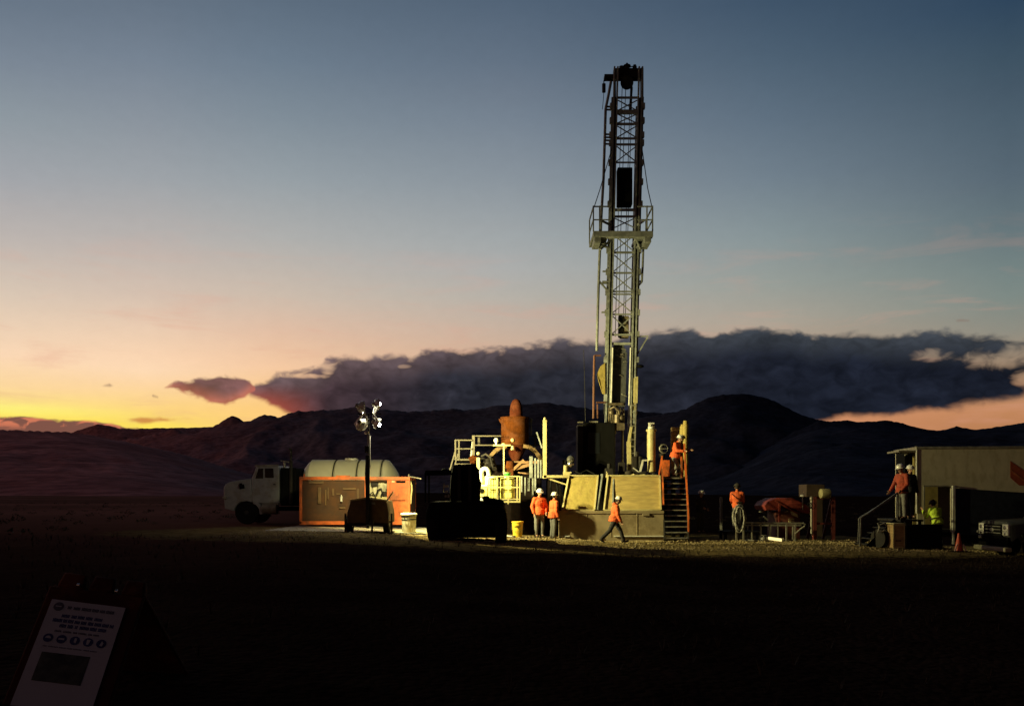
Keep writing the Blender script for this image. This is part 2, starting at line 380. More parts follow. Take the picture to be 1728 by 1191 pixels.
def make_ground():
    def axis(lo, hi, fine_lo, fine_hi, step, grow=1.16):
        a = []; v = fine_lo
        while v <= fine_hi: a.append(v); v += step
        s, v = step, fine_hi
        while v < hi: s *= grow; v += s; a.append(v)
        s, v = step, fine_lo
        while v > lo: s *= grow; v -= s; a.insert(0, v)
        return a
    xs = axis(-9000, 9000, -16, 18, .45); ys = axis(-60, 9500, 4, 40, .45)
    vs = [(x, y, gz(x, y)) for y in ys for x in xs]; n = len(xs)
    fs = [(j*n+i, j*n+i+1, (j+1)*n+i+1, (j+1)*n+i) for j in range(len(ys)-1) for i in range(n-1)]
    me = bpy.data.meshes.new('ground'); me.from_pydata(vs, [], fs); me.shade_smooth()
    o = bpy.data.objects.new('ground', me); COL.objects.link(o)
    m = bpy.data.materials.new('dirt_ground'); m.use_nodes = True; t = m.node_tree; p = t.nodes['Principled BSDF']
    tcn = N(t, 'ShaderNodeTexCoord')
    def nz(scale, det=6, rough=.6):
        k = N(t, 'ShaderNodeTexNoise'); k.inputs['Scale'].default_value = scale; k.inputs['Detail'].default_value = det
        k.inputs['Roughness'].default_value = rough; L(t, tcn.outputs['Object'], k.inputs['Vector']); return k.outputs[0]
    a, b, c_, d = nz(.35), nz(3.2, 8), nz(.012, 6), nz(14, 5)
    vor = N(t, 'ShaderNodeTexVoronoi'); vor.inputs['Scale'].default_value = 11; L(t, tcn.outputs['Object'], vor.inputs['Vector'])
    col = mixc(t, maprange(t, a, .35, .65), (.20, .15, .065), (.30, .225, .10))
    col = mixc(t, maprange(t, b, .45, .7), col, (.09, .062, .030))
    col = mixc(t, math_node(t, 'MULTIPLY', maprange(t, d, .55, .7), .6), col, (.30, .24, .12))
    col = mixc(t, math_node(t, 'MULTIPLY', maprange(t, c_, .4, .62), .55), col, (.055, .050, .022))
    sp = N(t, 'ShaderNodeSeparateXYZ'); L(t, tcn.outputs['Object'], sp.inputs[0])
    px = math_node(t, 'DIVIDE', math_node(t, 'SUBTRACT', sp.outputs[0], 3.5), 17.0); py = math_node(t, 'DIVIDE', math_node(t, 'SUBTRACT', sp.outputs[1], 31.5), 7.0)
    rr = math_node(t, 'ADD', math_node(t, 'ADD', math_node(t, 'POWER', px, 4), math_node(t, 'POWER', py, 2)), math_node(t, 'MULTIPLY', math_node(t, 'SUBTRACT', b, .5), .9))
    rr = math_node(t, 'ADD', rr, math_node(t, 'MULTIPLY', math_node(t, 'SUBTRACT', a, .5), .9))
    unlit_soil = mixc(t, maprange(t, a, .35, .65), (.022, .014, .010), (.040, .026, .018))
    unlit_soil = mixc(t, maprange(t, b, .5, .7), unlit_soil, (.014, .010, .007))
    glare_soil = mixc(t, maprange(t, c_, .4, .6), (.34, .16, .12), (.20, .10, .075))  # red glare painted into the ground colour towards the left
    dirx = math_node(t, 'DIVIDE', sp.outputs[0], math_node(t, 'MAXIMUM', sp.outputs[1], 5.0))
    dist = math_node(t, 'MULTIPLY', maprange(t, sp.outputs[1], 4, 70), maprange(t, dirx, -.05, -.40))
    unlit_soil = mixc(t, dist, unlit_soil, glare_soil)
    col = mixc(t, maprange(t, rr, .65, 1.15), col, unlit_soil)  # pale gravel fading to dark ground paints the edge of the lit pool
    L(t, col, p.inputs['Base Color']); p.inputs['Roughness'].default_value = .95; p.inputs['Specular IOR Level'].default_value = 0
    bp = N(t, 'ShaderNodeBump'); bp.inputs['Strength'].default_value = .9; bp.inputs['Distance'].default_value = .12
    h = math_node(t, 'ADD', math_node(t, 'MULTIPLY', b, .8), math_node(t, 'MULTIPLY', vor.outputs[0], -.35))
    L(t, h, bp.inputs['Height']); L(t, bp.outputs[0], p.inputs['Normal'])
    me.materials.append(m); return struct(o)
ground = make_ground()

def hill_mat():
    """red glare veil painted into the left hills, dark blue-grey scrub to the right"""
    m = bpy.data.materials.new('red_veil_and_scrub'); m.use_nodes = True; t = m.node_tree; p = t.nodes['Principled BSDF']
    tcn = N(t, 'ShaderNodeTexCoord'); sp = N(t, 'ShaderNodeSeparateXYZ'); L(t, tcn.outputs['Object'], sp.inputs[0])
    k = N(t, 'ShaderNodeTexNoise'); k.inputs['Scale'].default_value = .004; k.inputs['Detail'].default_value = 10; k.inputs['Roughness'].default_value = .62
    L(t, tcn.outputs['Object'], k.inputs['Vector'])
    k2 = N(t, 'ShaderNodeTexNoise'); k2.inputs['Scale'].default_value = .03; k2.inputs['Detail'].default_value = 8; L(t, tcn.outputs['Object'], k2.inputs['Vector'])
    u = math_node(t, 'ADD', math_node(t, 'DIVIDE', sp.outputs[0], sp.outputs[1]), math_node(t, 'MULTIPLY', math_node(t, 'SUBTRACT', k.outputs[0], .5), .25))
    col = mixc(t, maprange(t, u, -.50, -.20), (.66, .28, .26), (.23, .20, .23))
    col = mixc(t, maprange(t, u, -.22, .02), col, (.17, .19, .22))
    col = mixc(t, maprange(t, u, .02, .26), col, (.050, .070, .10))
    v = math_node(t, 'MULTIPLY', maprange(t, k.outputs[0], .35, .65, .72, 1.2, 'LINEAR'), maprange(t, k2.outputs[0], .4, .62, 1.12, .7, 'LINEAR'))
    s = N(t, 'ShaderNodeVectorMath', operation='SCALE'); L(t, col, s.inputs[0]); L(t, v, s.inputs['Scale'])
    L(t, s.outputs[0], p.inputs['Base Color']); p.inputs['Roughness'].default_value = 1; p.inputs['Specular IOR Level'].default_value = 0
    bp = N(t, 'ShaderNodeBump'); bp.inputs['Strength'].default_value = 1; bp.inputs['Distance'].default_value = 14
    L(t, k.outputs[0], bp.inputs['Height']); L(t, bp.outputs[0], p.inputs['Normal'])
    return m
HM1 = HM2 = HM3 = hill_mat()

def interp(pts, v):
    if v <= pts[0][0]: return pts[0][1]
    for (a, za), (b, zb) in zip(pts, pts[1:]):
        if v <= b: return za + (zb-za)*(v-a)/(b-a)
    return pts[-1][1]
def ridge(name, pts, D, foot, step, rows, seed, m, jag=1.0):
    rows = int(rows*1.8); step = step*.75
    px0, px1 = pts[0][0], pts[-1][0]; n = int((px1-px0)/step)+1
    vs, fs = [], []
    zf = CAMZ - 14
    for i in range(n):
        px = px0 + i*step; row = interp(pts, px)
        soft = sum(interp(pts, px+d) for d in range(-60, 61, 12))/11
        row += jag*(1.8*noise.noise(Vector((px*.05, seed, 0))) + 1.7*noise.noise(Vector((px*.13, seed, 3))) + .9*noise.noise(Vector((px*.4, seed, 5))))
        u = (px-864)/F
        for j in range(rows+3):
            t = j/rows
            if t <= 1:
                y = foot + (D-foot)*t
                x = u*y
                zc = CAMZ + (HOR-(row if t > .97 else soft))/F*D
                s = t**1.25
                q = Vector((x + 260*noise.noise(Vector((x*.0016, y*.0016, seed+4))), y + 260*noise.noise(Vector((x*.0016, y*.0016, seed+7))), 0))
                rid = 1-abs(noise.noise(Vector((q.x*.0019+q.y*.0006, q.y*.0013, seed))))*2
                rid2 = 1-abs(noise.noise(Vector((q.x*.0052-q.y*.0015, q.y*.0044, seed+9))))*2 + .5*noise.noise(Vector((q.x*.013, q.y*.013, seed)))
                k = 4*t*(1-t)
                z = zf + (zc-zf)*min(.985 if t < 1 else 1, max(0, s*(1-.0) + k*(.10*rid + .045*rid2 - .08)))
                zl = CAMZ + (HOR-row)/F*y
                if t < 1: z = min(z, zl - 2.5)
            else:
                y = D + (D*.10)*(j-rows); x = u*y; z = zc*(.72 if j == rows+1 else -.05)
            vs.append((x, y, z))
    w = rows+3
    fs = [(i*w+j, (i+1)*w+j, (i+1)*w+j+1, i*w+j+1) for i in range(n-1) for j in range(w-1)]
    me = bpy.data.meshes.new(name); me.from_pydata(vs, [], fs); me.shade_smooth(); me.materials.append(m)
    o = bpy.data.objects.new(name, me); COL.objects.link(o); return struct(o)
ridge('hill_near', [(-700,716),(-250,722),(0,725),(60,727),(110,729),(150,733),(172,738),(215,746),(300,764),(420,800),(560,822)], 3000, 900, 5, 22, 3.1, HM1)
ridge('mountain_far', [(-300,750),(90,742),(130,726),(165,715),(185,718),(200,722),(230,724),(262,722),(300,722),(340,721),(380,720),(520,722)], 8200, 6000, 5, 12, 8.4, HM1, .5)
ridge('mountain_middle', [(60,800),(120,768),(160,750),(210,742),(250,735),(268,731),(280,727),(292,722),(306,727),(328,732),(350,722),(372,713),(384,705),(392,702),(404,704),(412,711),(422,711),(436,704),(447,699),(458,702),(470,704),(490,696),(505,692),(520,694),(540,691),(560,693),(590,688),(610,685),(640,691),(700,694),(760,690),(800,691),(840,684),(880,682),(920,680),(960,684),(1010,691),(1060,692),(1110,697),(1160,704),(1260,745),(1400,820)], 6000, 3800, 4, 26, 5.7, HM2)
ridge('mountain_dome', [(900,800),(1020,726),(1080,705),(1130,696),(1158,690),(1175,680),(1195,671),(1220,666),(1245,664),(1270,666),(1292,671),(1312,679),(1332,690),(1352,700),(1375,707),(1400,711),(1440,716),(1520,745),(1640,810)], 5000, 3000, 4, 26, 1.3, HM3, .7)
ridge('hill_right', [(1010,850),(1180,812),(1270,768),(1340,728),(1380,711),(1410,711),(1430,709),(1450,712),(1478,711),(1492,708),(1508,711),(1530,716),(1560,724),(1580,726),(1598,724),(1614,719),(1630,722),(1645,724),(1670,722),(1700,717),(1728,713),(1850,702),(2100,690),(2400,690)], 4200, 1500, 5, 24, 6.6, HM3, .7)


# ------------------------------------------------------------------ people
M_skin = mat('skin', (.42, .24, .16), .6, var=.08, bump=.05)
M_hat = mat('white_hard_hat', (.80, .80, .77), .3, var=.05, bump=0)
M_jack = mat('orange_work_jacket', (.66, .115, .028), .85, var=.22, scale=9, bump=.5, bscale=16)
M_jackd = mat('dark_work_jacket', (.018, .017, .02), .9, var=.3, bump=.4, bscale=16)
M_hivis = mat('yellow_hivis_jacket', (.55, .78, .06), .8, var=.15, bump=.5, bscale=16)
M_jeans = mat('grey_work_trousers', (.20, .20, .19), .9, var=.3, bump=.5, bscale=18)
M_jeansd = mat('dark_work_trousers', (.03, .028, .03), .9, var=.3, bump=.5, bscale=18)
M_boot = mat('work_boot', (.04, .028, .018), .8)
M_hair = mat('dark_hair', (.015, .01, .008), .8)
M_tape = mat('silver_tape', (.55, .55, .5), .3, bump=0)
M_strap = mat('dark_strap', (.02, .015, .015), .8)
M_eye = mat('eye', (.03, .02, .02), .2, bump=0)

def remeshed(mb, name, m, parent, voxel, fold=0.0, seed=0):
    me = bpy.data.meshes.new('tmp'); me.from_pydata([tuple(v) for v in mb.v], [], mb.f)
    bm = bmesh.new(); bm.from_mesh(me); bmesh.ops.recalc_face_normals(bm, faces=bm.faces); bm.to_mesh(me); bm.free()
    o = bpy.data.objects.new('tmp', me); COL.objects.link(o)
    r = o.modifiers.new('r', 'REMESH'); r.mode = 'VOXEL'; r.voxel_size = voxel
    s = o.modifiers.new('s', 'SMOOTH'); s.iterations = 3; s.factor = .5
    dg = bpy.context.evaluated_depsgraph_get(); ev = o.evaluated_get(dg)
    nm = bpy.data.meshes.new_from_object(ev, depsgraph=dg); nm.name = name
    bpy.data.objects.remove(o); bpy.data.meshes.remove(me)
    if fold:
        for v in nm.vertices:
            c = v.co
            k = noise.noise(Vector((c.x*9+seed, c.y*9, c.z*17))) + .5*noise.noise(Vector((c.x*22, c.y*22+seed, c.z*30)))
            v.co = c + v.normal*fold*k
    nm.shade_smooth(); nm.materials.clear(); nm.materials.append(m)
    no = bpy.data.objects.new(name, nm); COL.objects.link(no); no.parent = parent; OFF[no.name] = Vector(OFF[parent.name]); return no

def person(label, px, foot_py, D, H=1.78, yaw=0.0, lean=0.0, side=0.0, legs=None, arms=None, jacket=M_jack, trousers=M_jeans, hat=M_hat, hem=.86,
           head_turn=0.0, nod=0.0, hood=False, tape=(), sash=False, group='workers on the drill site', z=None, pelvis=None, bulk=1.0):
    """feet at the pixel row; yaw 0 faces the camera, positive turns to the person's left (picture right)"""
    base = Vector((X(px, D), D, Z(foot_py, D) if z is None else z))
    t = thing('person', label, 'person', tuple(base), group)
    s = H/1.78
    legs = legs or {}; arms = arms or {}
    def n(v): return Vector(v).normalized()
    # local frame: -Y forward, +X is the person's left
    thigh, shin = .42*s, .41*s
    hipz = pelvis if pelvis is not None else .92*s
    J = {}
    lowest = 1e9
    for k, sx in (('L', 1), ('R', -1)):
        hip = Vector((.092*s*sx, 0, hipz))
        a, b = legs.get(k, ((.03*sx, -.02, -1), (0, .03, -1)))
        kn = hip + n(a)*thigh; an = kn + n(b)*shin
        J['hip'+k], J['kn'+k], J['an'+k] = hip, kn, an; lowest = min(lowest, an.z)
    dz = .085*s - lowest
    for k in list(J): J[k] = J[k] + Vector((0, 0, dz))
    hc = (J['hipL']+J['hipR'])/2
    up = n((math.sin(side), -math.sin(lean), math.cos(lean)))
    fw = n(Vector((0, -1, 0)) - up*up.dot(Vector((0, -1, 0)))); lf = up.cross(fw) if up.cross(fw).x > 0 else fw.cross(up)
    T = Matrix((lf, -fw, up)).transposed()
    waist = hc + up*.14*s; chest = hc + up*.36*s; neck = hc + up*.55*s; sh = hc + up*.50*s
    hd = neck + n(up + Vector((0, -.12-nod, 0)))*.17*s
    RH = Matrix.Rotation(head_turn, 3, 'Z') @ Matrix.Rotation(nod*.9, 3, 'X')
    for k, sx in (('L', 1), ('R', -1)):
        S = sh + lf*.185*s*sx
        a, b = arms.get(k, ((.22*sx, .03, -1), (.06*sx, -.25, -1)))
        J['sh'+k] = S; J['el'+k] = S + n(a)*.29*s; J['wr'+k] = J['el'+k] + n(b)*.25*s
    Rw = Matrix.Rotation(yaw, 3, 'Z')
    def w(v): return Rw @ Vector(v)
    # body: one continuous skin
    b = MB()
    b.ell(w(hc), (.155*s, .11*s, .13*s), M=Rw @ T); b.ell(w(waist), (.14*s, .10*s, .15*s), M=Rw @ T)
    b.ell(w(chest), (.165*s, .11*s, .19*s), M=Rw @ T); b.cap(w(sh-lf*.14*s), w(sh+lf*.14*s), .065*s)
    b.cap(w(neck-up*.05*s), w(hd), .055*s, .05*s)
    RW = Rw @ RH
    def hp(x, y, z_): return w(hd) + RW @ Vector((x*s, y*s, z_*s))
    b.ell(hp(0, .012, .035), (.076*s, .095*s, .09*s), M=RW); b.ell(hp(0, -.022, -.03), (.058*s, .066*s, .07*s), M=RW)
    b.cap(hp(0, -.088, .022), hp(0, -.106, -.008), .010*s, .015*s, 8)
    for sx in (-1, 1): b.ell(hp(.078*sx, .012, .005), (.012*s, .022*s, .034*s), 8, 6, M=RW)
    for k, sx in (('L', 1), ('R', -1)):
        b.cap(w(J['hip'+k]), w(J['kn'+k]), .082*s, .058*s); b.cap(w(J['kn'+k]), w(J['an'+k]), .056*s, .038*s)
        b.cap(w(J['an'+k]), w(J['an'+k]+Vector((0, -.12, -.035))*s), .042*s, .034*s)
        b.cap(w(J['sh'+k]), w(J['el'+k]), .052*s, .042*s); b.cap(w(J['el'+k]), w(J['wr'+k]), .041*s, .028*s)
        d = n(J['wr'+k]-J['el'+k]); side_v = n(d.cross(Vector((1, 0, 0)))) if abs(d.x) < .85 else n(d.cross(Vector((0, 0, 1))))
        pn = n(d.cross(side_v))*sx
        pc = J['wr'+k] + d*.05*s
        for q in (-1.5, -.5, .5, 1.5):
            b.cap(w(J['wr'+k]+d*.01*s+side_v*q*.014*s), w(J['wr'+k]+d*.085*s+side_v*q*.021*s), .015*s, .012*s, 8)
            ln = (.062, .074, .08, .07)[int(q+1.5)]*s
            f0 = J['wr'+k]+d*.09*s+side_v*q*.022*s; f1 = f0 + n(d - pn*.35)*ln*.5; f2 = f1 + n(d - pn*1.1)*ln*.5
            b.cap(w(f0), w(f1), .0098*s, .0092*s, 8); b.cap(w(f1), w(f2), .0092*s, .0085*s, 8)
        t0 = J['wr'+k]+d*.03*s+side_v*.028*s; t1 = t0 + n(d*.7+side_v*.8-pn*.4)*.04*s; t2 = t1 + n(d+side_v*.2-pn*.5)*.035*s
        b.cap(w(t0), w(t1), .013*s, .0105*s, 8); b.cap(w(t1), w(t2), .0105*s, .009*s, 8)
    sd = hash(label) % 97
    body = remeshed(b, 'body', M_skin, t, .0085)
    for sx in (-1, 1):
        e = MB().ell(hp(.03*sx, -.078, .028), (.011*s, .009*s, .010*s), 10, 7); e.v = [v+base for v in e.v]; e.build('eye', M_eye, t)
    mo = MB().ell(hp(0, -.084, -.052), (.022*s, .007*s, .006*s), 10, 6, M=RW); mo.v = [v+base for v in mo.v]; mo.build('mouth', mat('lips', (.25, .10, .08), .6), t)
    hr = MB().ell(hp(0, .03, .03), (.083*s, .086*s, .088*s), M=RW); hr.v = [v+base for v in hr.v]; hr.build('hair', M_hair, t)
    # clothes
    c = MB(); q = bulk
    hemz = hem*s
    c.ell(w(hc+up*.02*s), (.185*s*q, .145*s*q, .16*s), M=Rw @ T); c.ell(w(waist), (.185*s*q, .145*s*q, .17*s), M=Rw @ T)
    c.ell(w(chest), (.205*s*q, .15*s*q, .21*s), M=Rw @ T); c.cap(w(sh-lf*.15*s), w(sh+lf*.15*s), .085*s)
    c.cap(w(neck-up*.05*s), w(neck+up*.035*s), .075*s, .07*s)
    if hood: c.ell(w(neck+up*.02*s-fw*.07*s), (.10*s, .08*s, .08*s), M=Rw @ T)
    c.cyl(w(hc-up*(.92-hem)*s*.6), w(waist), .20*s*q, .185*s*q, 18)
    for k in 'LR':
        c.cap(w(J['sh'+k]), w(J['el'+k]), .078*s*q, .066*s*q); c.cap(w(J['el'+k]), w(J['wr'+k]-n(J['wr'+k]-J['el'+k])*.01), .066*s*q, .052*s*q)
    remeshed(c, 'jacket', jacket, t, .016, .008, sd)
    c = MB(); c.ell(w(hc), (.172*s, .13*s, .14*s), M=Rw @ T)
    for k in 'LR':
        c.cap(w(J['hip'+k]), w(J['kn'+k]), .105*s, .082*s); c.cap(w(J['kn'+k]), w(J['an'+k]+Vector((0, 0, .03))), .080*s, .068*s)
    remeshed(c, 'trousers', trousers, t, .016, .008, sd+3)
    for k in 'LR':
        an = J['an'+k]; sh_d = n(J['an'+k]-J['kn'+k]); toe = n(Vector((0, -1, 0)) - sh_d*sh_d.dot(Vector((0, -1, 0)))*.9)
        c = MB(); c.cap(w(an+Vector((0, .03, -.03))*s), w(an-sh_d*.10*s), .058*s, .06*s)
        c.cap(w(an+sh_d*.045*s+toe*-.03*s), w(an+sh_d*.05*s+toe*.155*s), .045*s, .042*s)
        o = remeshed(c, 'boot', M_boot, t, .014)
    if hat is not None:
        h = MB(); hr_ = .128
        prof = [(hr_*1.12, 0), (hr_*1.13, .008), (hr_*1.02, .016)] + [(hr_*math.cos(a)**.8, .016+.115*math.sin(a)) for a in [i*math.pi/16 for i in range(1, 8)]] + [(.004, .131)]
        ax = RW @ Vector((0, 0, 1))
        h.lathe(hp(0, .005, .055), [(r*s, z_*s) for r, z_ in prof], ax, 22)
        h.v = [v+base for v in h.v]
        shell = h.build('hard_hat', hat, t)
        br = MB().ell(hp(0, -.115, .060), (.095*s, .075*s, .007*s), 16, 6, M=RW); br.v = [v+base for v in br.v]; br.build('hat_brim', hat, shell)
        rd = MB().cap(hp(0, -.08, .165), hp(0, .09, .168), .018*s); rd.v = [v+base for v in rd.v]; rd.build('hat_ridge', hat, shell)
    for (hz, mm) in tape:
        r_ = MB(); P0 = hc + up*hz*s
        ring = []
        for i in range(29):
            a = 2*math.pi*i/28; ring.append(base + w(P0 + lf*.222*s*q*math.cos(a) + fw*.168*s*q*math.sin(a)))
        for i in range(28): r_.beam(ring[i], ring[i+1], .012, .05*s)
        r_.build('waist_band', mm, t)
    if sash:
        r_ = MB(); pts = []
        for i in range(25):
            a = 2*math.pi*i/24; x_, y_ = math.cos(a), math.sin(a)
            pts.append(base + w(hc + up*(.30 + .20*x_)*s + lf*.20*s*x_ + fw*.178*s*y_))
        for i in range(24): r_.beam(pts[i], pts[i+1], .05*s, .014)
        r_.build('harness_strap', M_strap, t)
    return t

ST = {'L': ((.05, -.03, -1), (0, .04, -1)), 'R': ((-.05, .02, -1), (0, .05, -1))}
person('worker in orange jacket facing the camera, left of the two beside the steel skirt', 910, 909, 33.05, 1.78, z=gz(X(910, 33.05), 33.05)+.01, yaw=R(20), nod=.2, hem=.80,
       arms={'L': ((.3, -.05, -1), (-.25, -.5, -.75)), 'R': ((-.35, .05, -1), (.15, -.35, -1))}, legs=ST, trousers=M_jeans, bulk=1.08)
person('worker in orange jacket with white hard hat turned away, next to the steel skirt corner', 934, 910, 32.72, 1.72, yaw=R(118), lean=.05, hem=.76,
       legs={'L': ((.04, -.05, -1), (0, .1, -1)), 'R': ((-.04, .03, -1), (0, .1, -1))}, arms={'L': ((.1, .05, -1), (.05, -.35, -1)), 'R': ((-.1, .1, -1), (0, -.3, -1))}, trousers=mat('mixed_work_trousers', (.12, .12, .12), .9), bulk=1.08)
person('worker in orange jacket striding to the right in front of the sloping panels', 1037, 916, 31.6, 1.74, yaw=R(94), lean=.10, nod=.35, hem=.84,
       legs={'L': ((.03, -.66, -1), (0, -.30, -1)), 'R': ((-.03, .52, -1), (0, .95, -1))},
       arms={'L': ((.1, .25, -1), (.0, -.15, -1)), 'R': ((-.12, -.12, -1), (0, -.45, -1))}, trousers=M_jeansd, hood=True, bulk=1.12)
person('worker in orange jacket leaning on the top stair rail of the rig floor', 1139, 803, 34.7, 1.74, yaw=R(50), lean=.24, nod=.25, hem=.86,
       legs={'L': ((.2, -.75, -1), (0, .8, -1)), 'R': ((-.2, -.55, -1), (0, .75, -1))},
       arms={'L': ((.25, -.5, -.9), (.1, -1, .0)), 'R': ((-.2, -.4, -1), (.35, -1, -.1))}, trousers=M_jeans, bulk=1.08)
person('worker in dark clothes and white hard hat standing beyond the foot of the stairs', 1182, 899, 34.3, 1.62, yaw=R(35), nod=.15, jacket=M_jackd, trousers=M_jeansd,
       arms={'L': ((.2, -.1, -1), (-.3, -.6, -.3)), 'R': ((-.2, -.1, -1), (.4, -.7, -.2))}, legs=ST)

# ------------------------------------------------------------------ drilling rig
RD = 33.0
def cx(y): return 1044 + (700-y)*14/570
MD = 36.0
def MP(u, y, d=0.0): return W(cx(y)+u, y, MD) + Vector((0, d, 0))
rig = thing('drill_rig', 'tall lattice mast drilling rig on a raised floor with sloping front panels', 'drill rig', (X(1035, 35), 35, gz(X(1035, 35), 35)))

M_mastd = mat('dark_mast_steel', (.30, .285, .25), .6, metal=.15, var=.4, dirt=(.12, .09, .06))
def build_rig():
    # substructure: front skirt
    b = MB(); b.bx(X(943, RD), X(1120, RD), RD, RD+.28, -.02, Z(862, RD))
    b.bx(X(943, RD)-.01, X(1120, RD)+.01, RD-.03, RD+.02, Z(864, RD)-.05, Z(862, RD)+.012)
    for px in (990, 1031, 1075): b.bx(X(px, RD)-.02, X(px, RD)+.02, RD-.012, RD, .14, 1.04)
    for px in (963, 1090): b.bx(X(px, RD)-.13, X(px, RD)+.13, RD-.05, RD, Z(870, RD), Z(864, RD)-.05)
    sk = b.build('skirt', mat('dull_skirt_steel', (.28, .225, .14), .7, var=.3, scale=1.3, dirt=(.14, .10, .05), dirt_amt=.7, dscale=1.2), rig, bevel=.008)
    b = MB()
    for a, c in ((943, 961), (1036, 1120)): b.bx(X(a, RD), X(c, RD), RD-.07, RD-.005, Z(905, RD), Z(903.3, RD))
    b.build('skirt_rail', M_white, sk)
    # sloping panels
    def slope(pa, pb, name, m, extra=0):
        (x0t, x1t), (x0b, x1b) = pa, pb
        t0, t1 = W(x0t, 803, 34.1), W(x1t, 803, 34.1); b0, b1 = W(x0b, 861, 33.1), W(x1b, 861, 33.1)
        b = MB(); n_ = 14; k = 10; g = {}
        vs = []
        for j in range(k+1):
            for i in range(n_+1):
                p = (b0.lerp(b1, i/n_)).lerp(t0.lerp(t1, i/n_), j/k)
                w_ = .028*noise.noise(Vector((p.x*3.1, p.z*4.5, 2))) + .014*noise.noise(Vector((p.x*8, p.z*12, 6)))
                edge = min(i, n_-i, j, k-j) > 0
                vs.append(p + Vector((0, -.8, .6))*(w_*extra if edge else 0))
        fs = [(j*(n_+1)+i, j*(n_+1)+i+1, (j+1)*(n_+1)+i+1, (j+1)*(n_+1)+i) for j in range(k) for i in range(n_)]
        b.add(vs, fs); off = Vector((0, .05, -.04)); o = len(b.v)
        b.add([v+off for v in vs], [f[::-1] for f in fs])
        rim = list(range(n_)) ; per = [i for i in range(n_+1)] + [j*(n_+1)+n_ for j in range(1, k+1)] + [k*(n_+1)+i for i in range(n_-1, -1, -1)] + [j*(n_+1) for j in range(k-1, 0, -1)]
        for p, q in zip(per, per[1:]+per[:1]): b.f.append((p, q, q+o, p+o))
        pan = b.build(name, m, rig)
        fr = MB()
        for p, q in ((t0, t1), (b0, b1), (t0, b0), (t1, b1)): fr.beam(p+Vector((0, -.02, .015)), q+Vector((0, -.02, .015)), .06, .06)
        fr.build('panel_frame', M_cream, pan); return pan
    M_tarp = mat('yellow_canvas', (.43, .335, .095), .8, var=.25, scale=4, bump=.8, bscale=7, dirt=(.28, .20, .07), dirt_amt=.7, dscale=4)
    M_plate = mat('worn_yellow_plate', (.46, .345, .125), .7, var=.2, scale=2, bump=.25, dirt=(.30, .22, .09), dirt_amt=.5, stretch=(1, 1, 5))
    slope((960, 1009), (949, 1003), 'sloping_panel', M_tarp, 1.0)
    slope((1026, 1113), (1019, 1115), 'sloping_panel', M_plate, .25)
    b = MB(); b.beam(W(1016, 801, 34.2), W(1007, 861, 33.15), .09, .12); b.build('slide_beam', M_mast, rig)
    b = MB(); b.beam(W(1035, 808, 34.02), W(1034, 858, 33.1), .05, .04); b.build('panel_strap', M_mast, rig)
    # rig floor with legs under it
    b = MB(); b.bx(X(958, 34.2), X(1120, 34.2), 34.2, 38.6, 2.28, 2.42)
    b.bx(X(1113, 34.4), X(1160, 34.4), 34.4, 36.2, 2.285, 2.415)
    b.build('rig_floor', M_dark, rig, bevel=.01)
    b = MB()
    for x in (2.3, 3.6, 5.2, 6.6):
        for y in (34.5, 36.4, 38.3): b.beam((x, y, -.05), (x, y, 2.28), .16)
    for y in (34.6, 38.2): b.beam((2.3, y, .2), (6.6, y, 2.2), .10); b.beam((6.6, y+.12, .2), (2.3, y+.12, 2.2), .10)
    b.bx(2.2, 6.7, 38.35, 38.45, 0, 2.27)
    b.build('floor_support', M_black, rig)
    # side platform left
    b = MB(); b.bx(X(917, 34), X(961, 34), 33.95, 35.4, Z(806, 34), Z(801.5, 34)); pl = b.build('side_platform', M_cream, rig, bevel=.008)
    b = MB(); b.beam(W(924, 807, 34.05), W(959, 818.5, 34.05), .055); b.build('brace', M_cream, pl)
    b = MB(); b.beam(W(919.5, 807, 34), W(919.5, 708, 34), .15, .10); b.cap(W(919.5, 708, 34), W(919.5, 706, 34), .055); post = b.build('corner_post', M_cream, rig, bevel=.01)
    b = MB(); b.bx(X(920, 34)-.02, X(920, 34)+.02, 34.1, 36.6, 2.45, Z(711, 34)); b.build('wind_wall', M_rubber, rig)
    # right wind wall under yellow canvas
    b = MB()
    for i, (px, top, d, w_) in enumerate(((1152, 716, 34.75, .17), (1157, 710, 34.6, .22), (1149.5, 719, 34.9, .12))):
        p0, p1 = W(px, 804, d), W(px, top, d)
        b.tube([p0, p0.lerp(p1, .25)+Vector((.02, 0, 0)), p0.lerp(p1, .55)+Vector((-.015, 0, 0)), p0.lerp(p1, .9), p1], [w_*.35, w_*.42, w_*.5, w_*.52, w_*.4], 10)
    b.build('canvas_wind_wall', M_tarp, rig)
    b = MB(); b.bx(X(1132, 35.6), X(1148, 35.6), 35.55, 35.6, 2.43, Z(721, 35.6)); b.build('wind_panel', M_ply, rig)
    # control cabin
    b = MB(); b.bx(X(985, 35.2), X(1038, 35.2), 35.2, 37, 2.42, Z(713, 35.2)); cabn = b.build('control_cabin', M_black, rig, bevel=.02)
    b = MB(); b.bx(X(975, 35.3), X(984, 35.3), 35.3, 36.2, 2.42, Z(716, 35.3)); b.build('side_cabinet', M_dark, cabn)
    b = MB(); b.bx(X(994, 35.19), X(1009, 35.19), 35.12, 35.19, Z(713, 35.2), Z(710.5, 35.2)); b.bx(X(974, 35.2), X(984, 35.2), 35.15, 35.22, Z(713.5, 35.2), Z(711.5, 35.2)); b.build('roof_lip', M_galv, cabn)
    b = MB(); b.bx(X(992, 35.2), X(1012, 35.2), 35.185, 35.2, Z(765, 35.2), Z(730, 35.2)); b.build('cabin_window', M_glass, cabn)
